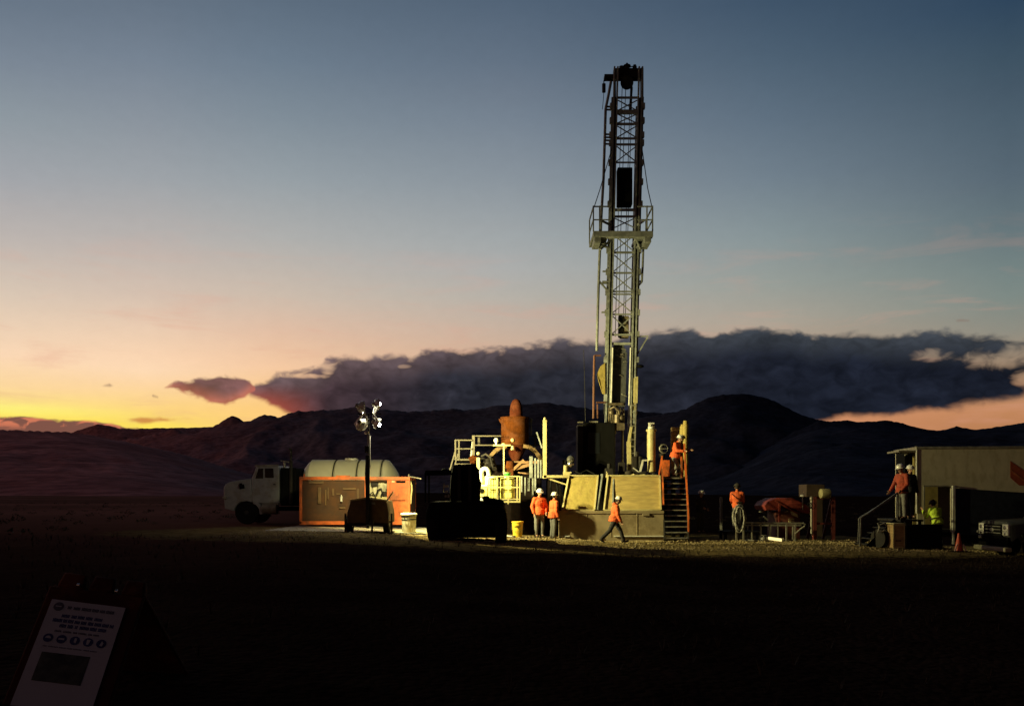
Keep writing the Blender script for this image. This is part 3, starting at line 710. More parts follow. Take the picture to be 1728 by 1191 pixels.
    b = MB(); b.tube([W(988, 713, 35.3), W(987.5, 690, 35.3), W(986.5, 640, 35.3), W(985, 590, 35.3)], .012, 6); b.build('whip_antenna', M_dark, cabn)

    # mast
    mast_parts = []
    b = MB()
    for u in (-20.5, 20.5):
        b.beam(MP(u-2.7, 796, -.42), MP(u-2.7, 122, -.42), .058, .16); b.beam(MP(u+2.7, 796, -.42), MP(u+2.7, 122, -.42), .058, .16); b.beam(MP(u*.97, 796, .30), MP(u*.97, 175, .30), .10, .12)
        b.beam(MP(u*1.28, 700, -.40), MP(u*1.26, 172, -.40), .06, .06)
    mast = b.build('mast', M_mast, rig)
    b = MB()
    for u in (-20.5, 20.5): b.beam(MP(u, 796, -.37), MP(u, 172, -.37), .07, .03)
    b.build('leg_web', M_dark, mast)
    b = MB()
    for y in (187, 211, 235, 248, 281, 313, 350, 427, 463, 497, 531, 567, 610, 650):
        for u in (-26, 26): b.bx(*[f(MP(u, y, -.4)[i], d) for i, d in ((0, .075), (1, .09), (2, .11)) for f in (lambda a, c: a-c, lambda a, c: a+c)])
    b.build('leg_bracket', M_mast, mast)
    b = MB()
    rows = [(173, .08), (197, .16), (217, .09), (241, .08), (251, .08), (281, .06), (360, .1), (371, .08), (431, .08), (465, .07), (496, .06), (500.5, .06), (534, .06), (568, .07), (583, .09)]
    for y, h in rows: b.beam(MP(-17, y, -.42), MP(17, y, -.42), h*.7, h)
    for y in [r[0] for r in rows if r[0] > 180]:
        for u in (-19, 19): b.beam(MP(u, y, -.36), MP(u*.97, y, .28), .05, .05)
    b.build('girt', M_mast, mast)
    b = MB()
    for y0, y1 in ((177, 194), (200, 215), (220, 239), (254, 279), (374, 389), (403, 428), (435, 462), (468, 494), (504, 531), (537, 566)):
        for s in (-1, 1): b.beam(MP(-16*s, y0, -.40), MP(16*s, y1, -.40), .036, .036)
    b.build('cross_brace', M_mast, mast)
    # crown
    b = MB(); b.bx(X(1035, MD), X(1084.5, MD), MD-.2, MD+.15, Z(135, MD), Z(119, MD)); b.bx(X(1019, MD), X(1036, MD), MD-.25, MD+.1, Z(136, MD), Z(130, MD))
    b.bx(X(1034.5, MD), X(1038.5, MD), MD-.21, MD-.02, Z(173, MD), Z(120, MD)); b.bx(X(1080, MD), X(1084.8, MD), MD-.21, MD-.02, Z(173, MD), Z(118.5, MD))
    cr = b.build('crown_block', M_dark, mast, bevel=.01)
    b = MB(); b.cyl(W(1058, 140, MD-.35), W(1058, 140, MD-.2), .26, n=24); b.cyl(W(1058, 140, MD-.38), W(1058, 140, MD+.1), .07, n=16); b.build('sheave', M_dark, cr)
    b = MB(); b.cyl(W(1058, 121, MD), W(1058, 112, MD), .10); b.cyl(W(1058, 112, MD), W(1058, 107, MD), .04); b.ell(W(1058, 112, MD), (.16, .16, .07)); b.cyl(W(1049, 121, MD), W(1049, 112.5, MD), .10, n=8); b.cyl(W(1071, 120, MD), W(1071, 110, MD), .06); b.ell(W(1071, 114, MD), (.09, .09, .1))
    b.tube([W(1062, 114, MD), W(1067, 112.5, MD), W(1071, 114, MD)], .02, 6); b.build('beacon', M_dark, cr)
    b = MB(); b.cyl(W(1019, 136, MD-.2), W(1019, 142, MD-.2), .02); b.cyl(W(1019, 142, MD-.2), W(1019, 156, MD-.2), .075, n=10); b.tube([W(1019, 156, MD-.2), W(1018, 170, MD-.2), W(1016.5, 185, MD-.2)], .012, 6); b.build('hanging_line_weight', M_dark, cr)
    # standpipe and drill lines
    b = MB(); b.tube([W(1031, 138, MD-.5), W(1027, 160, MD-.5), W(1022, 184, MD-.5), W(1018.5, 300, MD-.5), W(1015, 360, MD-.5), W(1011.5, 440, MD-.5), W(1009.5, 500, MD-.5), W(1007, 592, MD-.5)], .055, 10)
    for y, u in ((189, -36), (194, -36), (235, -36), (240, -36), (245, -36), (251, -36), (463, -36), (480, -36), (531, -36)): b.beam(MP(-22, y, -.45), MP(u+ (0 if y < 300 else 1), y, -.48), .05, .06)
    b.beam(W(1011, 474, MD-.5), W(1023, 488, MD-.45), .06); b.beam(W(1011, 478, MD-.5), W(1024, 478, MD-.45), .06)
    b.build('standpipe', M_mast, mast)
    b = MB(); b.tube([W(1086, 405, MD-.4), W(1084.5, 450, MD-.4), W(1083, 476, MD-.4)], .045, 8); b.beam(W(1083, 476, MD-.4), W(1070, 490, MD-.4), .07); b.beam(W(1084, 474, MD-.4), W(1071, 477, MD-.4), .06); b.build('side_pipe', M_mast, mast)
    b = MB()
    for u0, u1 in ((-8, -9), (-2, -4), (6, 5), (9, 8)): b.tube([W(1058+u0, 145, MD), MP(u1, 360, 0), MP(u1+(0 if u1 < 0 else -1), 568, 0)], .014, 6)
    b.tube([W(1066, 148, MD-.1), W(1064, 175, MD-.1), W(1062.5, 190, MD-.1)], .05, 8); b.ell(W(1062.5, 190, MD-.1), .08)
    b.build('drill_line', M_dark, mast)
    # monkey board
    D0, D1 = MD-1.5, MD+.5
    def MX(px, D=MD-1.46): return X(px, D)
    b = MB()
    zt = Z(391, MD-1.4)
    b.bx(MX(1001), MX(1102), MD-1.5, MD-1.2, zt-.22, zt); b.bx(MX(1001), MX(1028), MD-1.2, MD+.4, zt-.12, zt-.02); b.bx(MX(1076), MX(1102), MD-1.2, MD+.4, zt-.12, zt-.02)
    b.bx(MX(1003), MX(1014), MD-1.45, MD-.4, zt-.42, zt-.23); b.bx(MX(1088), MX(1099), MD-1.45, MD-.4, zt-.42, zt-.23)
    bd = b.build('monkey_board', M_mast, mast, bevel=.008)
    b = MB(); zr, zm = Z(349, MD-1.4), Z(371, MD-1.4)
    for px in (1001.5, 1012, 1092, 1101.5):
        b.beam((MX(px), MD-1.42, zt), (MX(px), MD-1.42, zr+.03), .05)
    for px in (1001.5, 1101.5): b.beam((MX(px), MD+.3, zt), (MX(px), MD+.3, zr), .05); b.beam((MX(px), MD-1.42, zr), (MX(px), MD+.3, zr), .045); b.beam((MX(px), MD-1.42, zm), (MX(px), MD+.3, zm), .04)
    for a, c in ((1001.5, 1029), (1076, 1101.5)): b.beam((MX(a), MD-1.42, zr), (MX(c), MD-1.42, zr), .045); b.beam((MX(a), MD-1.40, zm), (MX(c), MD-1.40, zm), .04)
    b.build('guard_rail', M_mast, bd)
    b = MB()
    for s, px in ((-1, 1016), (1, 1086)): b.beam((MX(px), MD-.6, zt-.3), MP(20*s, 424, -.42), .08); b.beam((MX(px), MD-.7, zt-.5), MP(20*s, 408, -.42), .08)
    for s, px in ((-1, 1014), (1, 1088)): b.beam((MX(px), MD-1.3, Z(372, MD-1.3)), MP(21*s, 386, -.42), .07)
    b.build('board_brace', M_mast, bd)
    b = MB(); b.tube([MP(-24, 256, -.4), W(1013, 318, MD-1), W(1002.5, 350, MD-1.4)], .018, 6); b.tube([MP(26, 256, -.4), W(1093, 318, MD-1), W(1100, 349, MD-1.4)], .018, 6); b.build('stay_wire', M_dark, bd)
    # travelling block and lower panels
    b = MB(); b.bx(X(1041, MD), X(1066, MD), MD-.25, MD+.2, Z(349, MD), Z(286, MD)); b.build('travelling_block', M_black, mast, bevel=.03)
    b = MB(); b.bx(X(1045.5, MD), X(1060, MD), MD-.25, MD+.1, Z(571, MD), Z(535, MD)); bx_ = b.build('swivel_box', mat('drab_box', (.16, .13, .08), .7), mast, bevel=.02)
    b = MB(); b.bx(X(1044.8, MD)-.03, X(1049, MD), MD-.3, MD+.12, Z(569, MD), Z(534, MD)); b.build('box_edge', M_black, bx_)
    b = MB(); vs = []
    for p, q in ((1029, 1058), (1029, 1057), (1029, 1057), (1028, 1055)): pass
    b.prism([W(1029, 686, MD-.3), W(1055, 686, MD-.3), W(1058, 596, MD-.3), W(1052, 582, MD-.3), W(1036, 582, MD-.3), W(1031, 594, MD-.3)], (0, .3, 0))
    hood_ = b.build('drive_cover', mat('slate_cover', (.060, .063, .066), .6, var=.3), mast)
    b = MB(); random.seed(4)
    for k in range(16):
        y = random.choice([588, 592, 597, 600, 611, 622, 634, 664, 667, 672, 676]); px = random.uniform(1033, 1055); a = random.uniform(-.5, .9)
        p = W(px, y+random.uniform(-3, 3), MD-.32); r_ = random.uniform(.04, .12)
        b.tube([p, p+Vector((r_*math.cos(a), -.03, r_*math.sin(a))), p+Vector((r_*1.8*math.cos(a), 0, r_*math.sin(a)*1.2-.03))], .013, 6)
    b.build('hose_fitting', M_galv, hood_)
    b = MB()
    for u, y0, y1 in ((-15, 590, 686), (15, 590, 686)): b.tube([MP(u, y0, -.5), MP(u-.5, y1, -.5)], .032, 8)
    b.build('guide_rod', M_white, mast)
    b = MB(); b.prism([W(1021, 612, MD-.55), W(1013, 618, MD-.6), W(1007.5, 631, MD-.55), W(1010, 642, MD-.6), W(1017, 664, MD-.55), W(1021, 665, MD-.55)], (0, .12, 0)); b.build('tarp_bundle', M_tarp, mast)
    b = MB(); b.tube([W(1003, 600, MD-.6), W(1002, 640, MD-.6), W(1001.5, 706, MD-.6)], .045, 8); b.beam(W(1003, 600, MD-.6), W(1014, 600, MD-.55), .06); b.beam(W(1006, 679, MD-.6), W(1022, 679, MD-.5), .06); b.beam(W(1008, 682, MD-.6), W(1008, 706, MD-.6), .05); b.build('vent_stack', M_red_brown, mast)
    b = MB(); b.beam(W(1076, 597, MD-.4), W(1093, 569, MD-.4), .05); b.beam(W(1077, 568, MD-.4), W(1094, 567, MD-.4), .04); b.build('outrigger_arm', M_mast, mast)
    b = MB(); b.ell(W(1080, 618, MD-.4), (.16, .12, .07)); b.beam(W(1072, 616, MD-.4), W(1080, 618, MD-.4), .05); b.build('side_lamp', M_black, mast)
    b = MB(); b.beam(W(1071, 638, MD-.55), W(1070, 692, MD-.55), .07); b.beam(W(1074.5, 636, MD-.5), W(1073, 700, MD-.5), .08, .2); b.build('side_channel', M_cream, mast)
    b = MB(); b.beam(W(1065.5, 680, MD-.62), W(1063.5, 795, MD-.62), .045); b.beam(W(1073, 680, MD-.62), W(1070.5, 795, MD-.62), .045)
    for k in range(10): y = 684+k*11.5; b.beam(W(1065.5-k*.2, y, MD-.62), W(1073-k*.2, y, MD-.62), .035)
    b.build('ladder', M_galv, mast)
    # cluster of machinery at the mast foot
    b = MB(); random.seed(9)
    b.beam(W(1027, 682, MD-.5), W(1052, 682, MD-.5), .09, .10)
    for k in range(7): px = 1028+k*4; b.tube([W(px, 688, MD-.5), W(px+random.uniform(-2, 2), 700, MD-.6), W(px+random.uniform(-2, 2), 726, MD-.5)], .035, 7)
    b.bx(X(1033, MD), X(1050, MD), MD-.75, MD-.4, Z(728, MD), Z(716, MD)); b.cyl(W(1042, 716, MD-.6), W(1042, 700, MD-.6), .14)
    b.cyl(W(1036, 727, MD-.62), W(1036, 732, MD-.62), .10); b.ell(W(1032, 696, MD-.55), .12); b.ell(W(1048, 705, MD-.6), .13)
    b.tube([W(1030, 690, MD-.55), W(1037, 686, MD-.7), W(1044, 693, MD-.7), W(1047, 708, MD-.6)], .045, 8)
    b.build('drive_head', mat('greasy_metal', (.15, .12, .08), .45, metal=.4, var=.5), mast)
    b = MB(); b.cyl(W(1036, 730, MD-.62), W(1036, 796, MD-.62), .055, n=10); b.cyl(W(1051, 690, MD-.55), W(1050, 790, MD-.55), .045, n=10); b.build('drill_rod', M_galv, mast)
    b = MB(); b.beam(W(1062, 795, MD-.6), W(1061, 745, MD-.6), .16, .1); b.beam(W(1061, 745, MD-.6), W(1065, 720, MD-.6), .1); b.build('mast_foot', M_cream, mast)
    b = MB(); b.bx(X(1044, 35), X(1054, 35), 34.9, 35.2, Z(801, 35), Z(780, 35)); b.cyl(W(1075, 800, 34.9), W(1075, 762, 34.9), .06); b.cyl(W(1080, 800, 34.9), W(1080, 770, 34.9), .08); b.bx(X(1066, 35), X(1073, 35), 34.8, 35, Z(801, 35), Z(770, 35)); b.cyl(W(1060, 800, 34.6), W(1090, 797, 34.6), .05); b.ell(W(1062, 798, 34.6), (.18, .14, .11)); b.build('floor_gear', M_dark, rig)
    b = MB(); b.beam(W(1080, 797, 34.75), W(1085, 776, 34.75), .07); b.beam(W(1084.5, 776.5, 34.75), W(1093, 776.5, 34.75), .06); b.beam(W(1068, 789, 34.75), W(1079, 797, 34.75), .04); b.build('bent_frame', M_white, rig)
    b = MB(); b.tube([W(1023, 806, 34.15), W(1025, 798, 34.1), W(1024, 795, 34.1)], .03, 6); b.tube([W(1065, 802, 34.3), W(1070, 800, 34.2), W(1078, 802, 34.3), W(1088, 801, 34.25)], .03, 6); b.build('floor_hose', M_cream, rig)
    for pts in ([(930, 806), (929, 825), (933, 848), (929, 880)], [(938, 806), (942, 830), (939, 850), (946, 886)], [(948, 806), (945, 822), (951, 840), (947, 868)]):
        b = MB(); b.tube([W(px, py, 34.3+.1*i) for i, (px, py) in enumerate(pts)], .035, 8); b.build('hydraulic_hose', M_rubber, rig)
    b = MB(); b.tube([W(962, 800, 34.3), W(970, 795, 34.4), W(979, 799, 34.3), W(990, 793, 34.4), W(1004, 800, 34.3)], .03, 8); b.build('floor_hose', M_rubber, rig)
    b = MB(); b.bx(X(1022, 34.6), X(1034, 34.6), 34.5, 34.9, 2.42, Z(790, 34.6)); b.cyl(W(1028, 790, 34.7), W(1028, 782, 34.7), .08); b.build('tool_box', M_dark, rig, bevel=.01)
    # stairs
    b = MB(); n_ = 12
    for k in range(n_):
        f = k/(n_-1); y = 34.35-1.75*f; z = Z(806, 34.35) + (.14-Z(806, 34.35))*f
        x0 = X(1119.5, 34.35) + (X(1121.5, 32.6)-X(1119.5, 34.35))*f; x1 = X(1157, 34.35) + (X(1161, 32.6)-X(1157, 34.35))*f
        b.bx(x0, x1, y-.13, y+.11, z-.035, z)
    st = b.build('stair_tread', M_galv, rig)
    b = MB()
    for a, c in ((1119, 1121), (1157.5, 1161.5)): b.beam(W(a, 808, 34.4), W(c, 912, 32.5), .05, .2)
    b.build('stair_stringer', M_dark, rig)
    b = MB(); b.beam(W(1117, 770, 34.3), W(1119.5, 852, 33.2), .055, .09); b.beam(W(1117, 771, 34.32), W(1112, 802, 34.32), .05); b.beam(W(1118, 806, 34.3), W(1117, 770, 34.3), .05)
    b.build('stair_rail', M_orange, rig)
    b = MB(); b.beam(W(1155, 748, 34.3), W(1156.5, 806, 34.3), .05); b.beam(W(1155.5, 762, 34.3), W(1162, 876, 32.9), .055, .1); b.beam(W(1161.5, 868, 32.8), W(1161.8, 910, 32.6), .05); b.beam(W(1150.5, 806, 34.3), W(1150, 770, 34.3), .06)
    b.build('stair_rail', M_orange, rig)
    b = MB(); b.bx(X(1119, 34.5), X(1130, 34.5), 34.5, 34.54, 2.42, Z(776, 34.5)); b.build('kick_panel', M_orange, rig)
build_rig()

# standing on the rig floor
cyl_t = thing('pressure_cylinder', 'tall cream cylinder with a capped top standing on the rig floor', 'cylinder', (X(1099, 35), 35, 2.42))
b = MB(); b.cyl(W(1099, 794, 35), W(1099, 726, 35), .165, n=22); b.cyl(W(1099, 728, 35), W(1099, 724.5, 35), .20, n=22); b.cyl(W(1099, 796, 35), W(1099, 793, 35), .18, n=22); b.build('barrel', M_cream, cyl_t)
b = MB(); b.cyl(W(1099, 724, 35), W(1099, 720, 35), .13, n=18); b.bx(X(1094.5, 35), X(1104, 35), 34.93, 35.07, Z(720, 35), Z(713, 35)); b.cyl(W(1097, 717, 34.9), W(1097, 717, 34.85), .05); b.build('valve_cap', M_white, cyl_t, bevel=.01)
b = MB(); b.bx(X(1094, 35), X(1104, 35), 34.88, 35.12, 2.42, 2.62); b.build('stand', M_dark, cyl_t)
t = thing('valve_tree', 'small dark valve stack with a hand wheel behind the cream cylinder', 'valve', (X(1117, 36), 36, 2.42))
b = MB(); b.cyl(W(1117, 802, 36), W(1117, 758, 36), .06); b.ell(W(1117, 768, 36), .14); b.cyl(W(1117, 757, 36), W(1117, 749, 36), .09); b.build('valve_body', M_dark, t)
b = MB(); b.lathe(W(1120, 757, 35.85), [(.16, -.02), (.19, 0), (.16, .02)], (0, 1, 0), 18, close=False); b.beam(W(1113.5, 757, 35.85), W(1126.5, 757, 35.85), .025); b.build('hand_wheel', M_galv, t)
t = thing('floor_lamp', 'pair of round chrome work lamps on a yellow base at the left platform edge', 'work lamp', (X(957, 34.4), 34.4, Z(801.5, 34)))
b = MB(); b.bx(X(950, 34.4), X(964, 34.4), 34.3, 34.6, Z(801.5, 34), Z(796, 34.4)); b.cyl(W(954, 796, 34.45), W(954, 785, 34.45), .11); b.build('lamp_base', M_cream, t)
b = MB(); b.lathe(W(963.5, 775, 34.45), [(.02, .1), (.10, .08), (.15, 0), (.16, -.03), (.13, -.02), (.05, .05)], (.25, -1, 0), 20, close=False); b.lathe(W(963, 783, 34.5), [(.02, .1), (.10, .08), (.15, 0), (.16, -.03), (.13, -.02), (.05, .05)], (.4, -1, -.2), 20, close=False); b.build('lamp_bowl', M_chrome, t)
b = MB(); b.beam(W(958, 796, 34.5), W(958, 771, 34.5), .05); b.beam(W(958, 776, 34.5), W(964, 776, 34.5), .04); b.bx(X(949, 34.5), X(954, 34.5), 34.4, 34.55, Z(784, 34.5), Z(776, 34.5)); b.build('lamp_bracket', M_dark, t)

# ------------------------------------------------------------------ lamps
LIGHT = (1.0, .875, .35)
def spot(name, loc, aim, power, half_deg, blend, parent, r=.09):
    ld = bpy.data.lights.new(name, 'SPOT'); ld.energy = power; ld.color = LIGHT; ld.spot_size = R(2*half_deg); ld.spot_blend = blend; ld.shadow_soft_size = r
    o = bpy.data.objects.new(name, ld); COL.objects.link(o)
    off = OFF[parent.name]; o.parent = parent; o.location = Vector(loc) - off
    o.rotation_euler = Vector(aim).normalized().to_track_quat('-Z', 'Y').to_euler(); return o

TD = 31.0
tx = X(621, TD)
tower = thing('light_tower', 'trailer light tower with four round lamps on a tall pole', 'light tower', (tx, TD, gz(tx, TD)))
def build_tower():
    g = gz(tx, TD)
    b = MB(); D = TD
    prof = [(586, 882), (585.5, 866), (592, 845), (619, 840.5), (652, 845), (656, 866), (656, 882)]
    b.prism([W(px, py, 30.3) for px, py in prof], (0, 1.5, 0)); M_body = mat('brown_trailer_body', (.13, .075, .025), .6, var=.3, dirt=(.05, .03, .015))
    body = b.build('trailer_body', M_body, tower, bevel=.012)
    b = MB(); b.beam(W(591, 844.5, 30.27), W(619, 840, 30.27), .06, .05); b.beam(W(624, 840, 30.27), W(653, 844.5, 30.27), .06, .05); b.build('roof_edge', M_cream, body)
    b = MB(); b.beam(W(652, 846, 30.25), W(663.5, 830, 30.25), .07, .04); b.build('prop_arm', M_cream, body)
    b = MB(); b.bx(X(627, 30.28), X(633, 30.28), 30.27, 30.30, Z(851, 30.3), Z(847, 30.3)); b.build('name_plate', M_galv, body)
    b = MB(); b.beam(W(588, 884, 30.5), W(655, 884, 30.5), .08, .1); b.beam(W(588, 884, 31.6), W(655, 884, 31.6), .08, .1); b.beam(W(621, 884, 31.6), W(621, 889, 29.4), .09); b.build('chassis', M_dark, tower)
    for px in (590.5, 653):
        for y in (31.15,):
            c = W(px, 0, y); zc = g+.30
            w = MB(); w.lathe((c.x, y, zc), [(.17, -.10), (.29, -.10), (.31, -.06), (.31, .06), (.29, .10), (.17, .10)], (1, 0, 0), 24); tyre = w.build('wheel', M_rubber, tower)
            w = MB(); w.lathe((c.x, y, zc), [(.03, -.11), (.16, -.09), (.16, .09), (.03, .11)], (1, 0, 0), 18); w.build('rim', M_galv, tyre)
    for px in (583, 661):
        b = MB(); b.beam((X(px, 30.4), 30.4, Z(866, 30.4)), (X(px, 30.4), 30.4, gz(X(px, 30.4), 30.4)+.02), .06); b.cyl((X(px, 30.4), 30.4, gz(X(px, 30.4), 30.4)), (X(px, 30.4), 30.4, gz(X(px, 30.4), 30.4)+.03), .11); b.beam((X(px, 30.4), 30.4, Z(880, 30.4)), (X(621, 30.4)*.35+X(px, 30.4)*.65, 30.4, Z(880, 30.4)), .05); b.build('stabiliser_leg', M_dark, tower)
    b = MB(); b.cyl(W(628, 884, 29.9), (X(628, 29.9), 29.9, g+.05), .035); b.cyl((X(628, 29.9), 29.9, g+.03), (X(628, 29.9), 29.9, g+.06), .09); b.cyl(W(628, 884, 29.9), W(628, 876, 29.9), .05); b.build('jack_wheel', M_dark, tower)
    # pole in three sections
    b = MB(); b.beam(W(620.5, 884, 30.22), W(620.5, 768, 30.22), .13, .11); b.bx(X(618.5, 30.2)-.05, X(622, 30.2)+.03, 30.12, 30.3, Z(764, 30.2), Z(752, 30.2)); pole = b.build('pole', M_dark, tower, bevel=.01)
    b = MB(); b.beam(W(623, 790, 30.32), W(622.5, 734, 30.32), .09, .09); b.cyl(W(619, 732, 30.3), W(619, 728, 30.3), .08); b.build('upper_pole', M_white, pole)
    b = MB(); b.cyl(W(622.5, 736, 30.32), W(622.5, 697, 30.32), .028, n=10); b.beam(W(604, 698.5, 30.32), W(643, 698.5, 30.32), .05, .05); b.build('cross_bar', M_dark, pole)
    b = MB(); b.tube([W(618, 770, 30.1), W(616.5, 800, 30.05), W(618, 838, 30.1)], .018, 6); b.build('lamp_cable', M_rubber, pole)
    lamps = [((609.5, 686, 30.45), (.78, .60, -.20), .21), ((637, 681.5, 30.3), (.88, .45, .06), .19), ((610, 716, 30.5), (.25, .93, -.36), .225), ((636.5, 714, 30.3), (.86, .36, -.48), .205)]
    for (px, py, D), aim, r in lamps:
        c = W(px, py, D); a = Vector(aim).normalized()
        w = MB(); w.lathe(c, [(r*.30, -r*.95), (r*.36, -r*.9), (r*.40, -r*.6), (r*.75, -r*.35), (r, .10*r), (r*1.02, .16*r), (r*.96, .13*r), (r*.7, -r*.28), (r*.34, -r*.5), (.01, -r*.5)], a, 26, close=False)
        sh = w.build('lamp_head', mat('pale_enamel', (.72, .71, .62), .35, metal=.2, var=.15, bump=.05), tower)
        w = MB(); w.lathe(c+a*r*.12, [(.004, r*.42), (r*.45, r*.34), (r*.8, r*.16), (r*.95, 0)], a, 24, close=False); 
        w2 = MB(); w2.ell(c + a*r*.42, (r*.25, r*.25, r*.30)); w2.build('bulb', emis('lit_bulb', (1, .93, .66), 620), sh)
        # yoke
        bar = W(px+(4 if px < 620 else -6), 698.5, 30.32); side = a.cross(Vector((0, 0, 1))).normalized()
        w = MB()
        for s in (-1, 1): w.beam(c+side*s*r*1.08, bar+side*s*.05, .04, .07); w.cyl(c+side*s*r*.9, c+side*s*r*1.14, .02)
        w.beam(bar-side*.06, bar+side*.06, .03, .05); w.build('yoke', M_white, sh)
        sp = c + a*(r*.85)
        pw = {609.5: 1500, 637: 4300, 610: 1500, 636.5: 4200}[px]
        half = {609.5: 40, 637: 40, 610: 48, 636.5: 60}[px]
        spot('lamp_light', sp, aim, pw, half, .38, sh)
build_tower()

# ------------------------------------------------------------------ water truck (left, behind)
def wheel(parent, c, r, w, name='wheel', axis=(0, 1, 0), rim=M_galv):
    b = MB(); b.lathe(c, [(r*.55, -w/2), (r*.94, -w/2), (r, -w*.3), (r, w*.3), (r*.94, w/2), (r*.55, w/2)], axis, 28); ty = b.build(name, M_rubber, parent)
    b = MB(); b.lathe(c, [(.03, -w*.52), (r*.18, -w*.5), (r*.5, -w*.3), (r*.56, -w*.5), (r*.56, w*.5), (r*.2, w*.3), (.03, w*.4)], axis, 20); b.build('rim', rim, ty)
    return ty
TR = 38.7
truck = thing('water_truck', 'white long-nosed truck carrying a cloudy white water tank behind the orange container', 'truck', (X(480, TR), TR+1.1, gz(X(480, TR), TR+1.1)))
def build_truck():
    M_tr = mat('truck_white', (.29, .30, .31), .4, .4, var=.12, dirt=(.2, .17, .13), dirt_amt=.6)
    def P2(lst, D=TR): return [W(px, py, D) for px, py in lst]
    arch = [(438, 868), (437, 861), (433, 853), (426, 847), (416, 845), (405, 847), (398, 853), (395, 861), (394, 866)]
    hood = [(378, 864), (377.5, 840), (377.5, 823), (380, 817), (386, 813), (405, 809.5), (422, 807.5), (422, 862)]
    # hood with wheel arch cut out of its lower edge
    hp = [(379, 858), (377.3, 838), (377.5, 823), (380, 817), (386, 813), (405, 809.3), (424, 807), (425, 847.2), (416, 845), (405, 847), (398, 853), (395, 861), (394, 862)]
    b = MB(); b.prism(P2(hp), (0, 2.15, 0)); b.build('hood', M_tr, truck, bevel=.05)
    cab = [(425, 847), (424.6, 806.5), (432.5, 787), (436, 785.2), (469, 784.8), (471, 788), (471, 848), (446, 849), (440, 853), (437, 862), (441, 866), (438, 868), (433, 853)]
    b = MB(); b.prism(P2([(424.6, 847), (424.6, 806.5), (432.5, 787.5), (436, 785.3), (469, 784.8), (471, 788), (471, 849), (440, 849)]), (0, 2.2, 0)); cabo = b.build('cab', M_tr, truck, bevel=.04)
    b = MB(); b.prism(P2([(427, 846), (436, 847), (443, 856), (445, 867), (438, 868), (436.5, 858), (432, 852), (426, 849)]), (0, .5, 0)); b.build('fender', M_tr, truck, bevel=.03)
    b = MB(); b.beam(W(430, 786, TR-.03), W(470, 784.6, TR-.03), .05, .06); b.build('drip_rail', M_galv, cabo)
    b = MB(); b.prism(P2([(431, 807), (436.5, 790), (444, 790), (444, 807)], TR-.012), (0, .02, 0)); b.prism(P2([(447, 806), (447, 790), (461, 790), (462, 806)], TR-.012), (0, .02, 0)); b.build('side_window', M_glass, cabo)
    b = MB(); b.add([W(424.8, 805, TR+.15), W(432.2, 788.5, TR+.15), W(432.2, 788.5, TR+2.05), W(424.8, 805, TR+2.05)], [(0, 1, 2, 3)]); o = b.build('windscreen', M_glass, cabo); o.location.x -= .02; sm = o.modifiers.new('s', 'SOLIDIFY'); sm.thickness = .015
    b = MB(); b.prism(P2([(446, 812), (446, 846), (466, 846), (467, 812)], TR-.006), (0, .02, 0)); d = b.build('door', M_tr, cabo, bevel=.006)
    b = MB(); b.bx(X(461, TR), X(465, TR), TR-.03, TR-.006, Z(818, TR), Z(816, TR)); b.build('handle', M_dark, d)
    b = MB(); b.beam(W(404, 822, TR-.02), W(412, 820, TR-.02), .02, .18); b.build('hood_vent', M_black, truck)
    b = MB(); b.bx(X(376, TR), X(383, TR), TR-.05, TR+2.2, Z(842, TR), Z(837.5, TR)); b.build('bumper', M_galv, truck, bevel=.02)
    b = MB(); b.bx(X(376.6, TR), X(378, TR), TR+.45, TR+1.7, Z(836, TR), Z(816, TR)); b.build('grille', M_chrome, truck)
    for dy in (.12, 1.8):
        b = MB(); b.bx(X(376.7, TR), X(378.5, TR), TR+dy, TR+dy+.24, Z(834, TR), Z(828, TR)); b.build('headlight', mat('headlight_glass', (.5, .5, .48), .1, bump=0), truck, bevel=.01)
    b = MB(); b.cyl(W(444, 857, TR+.15), W(468, 857, TR+.15), .27, n=18); b.bx(X(444, TR), X(470, TR), TR-.05, TR+.2, Z(851, TR), Z(849, TR)); b.build('fuel_tank', M_galv, truck)
    b = MB(); b.bx(X(395, TR), X(682, TR), TR+.5, TR+.68, Z(862, TR), Z(855, TR)); b.bx(X(395, TR), X(682, TR), TR+1.5, TR+1.68, Z(862, TR), Z(855, TR)); b.bx(X(474, TR), X(684, TR), TR-.05, TR+2.25, Z(853, TR), Z(848, TR)); b.build('chassis', M_black, truck)
    b = MB(); b.bx(X(473, TR), X(499, TR), TR+.05, TR+2.1, Z(848, TR), Z(789, TR)); 
    b.build('cab_rack', M_black, truck, bevel=.03)
    b = MB(); b.cyl(W(491, 850, TR-.02), W(491, 778, TR-.02), .075); b.cyl(W(491, 778, TR-.02), W(491, 758, TR-.02), .045); b.tube([W(491, 762, TR-.02), W(490.5, 758, TR-.02), W(488, 757, TR-.02)], .045, 8); b.build('exhaust_stack', M_dark, truck)
    b = MB(); b.beam(W(473.5, 777, TR), W(488, 779.5, TR), .035, .05); b.cyl(W(480, 789, TR+.1), W(480, 778, TR+.1), .05); b.build('beacon_bar', M_galv, truck)
    b = MB(); b.beam(W(407, 822, TR-.06), W(407.5, 815, TR-.1), .02); b.bx(X(405.5, TR), X(409.5, TR), TR-.13, TR-.07, Z(823, TR), Z(815, TR)); b.build('hood_mirror', M_black, truck)
    for dy in (.16, 2.0): wheel(truck, Vector((X(415.5, TR), TR+dy+.03, gz(X(415, TR), TR)+.52)), .52, .3, rim=M_dark)
    for px in (590, 628):
        for dy in (.2, 1.95): wheel(truck, Vector((X(px, TR), TR+dy, gz(X(px, TR), TR)+.52)), .52, .5)
    # poly tank: ribbed, domed ends
    yc = TR+1.1; zc = Z(775, TR+.75)-1.12
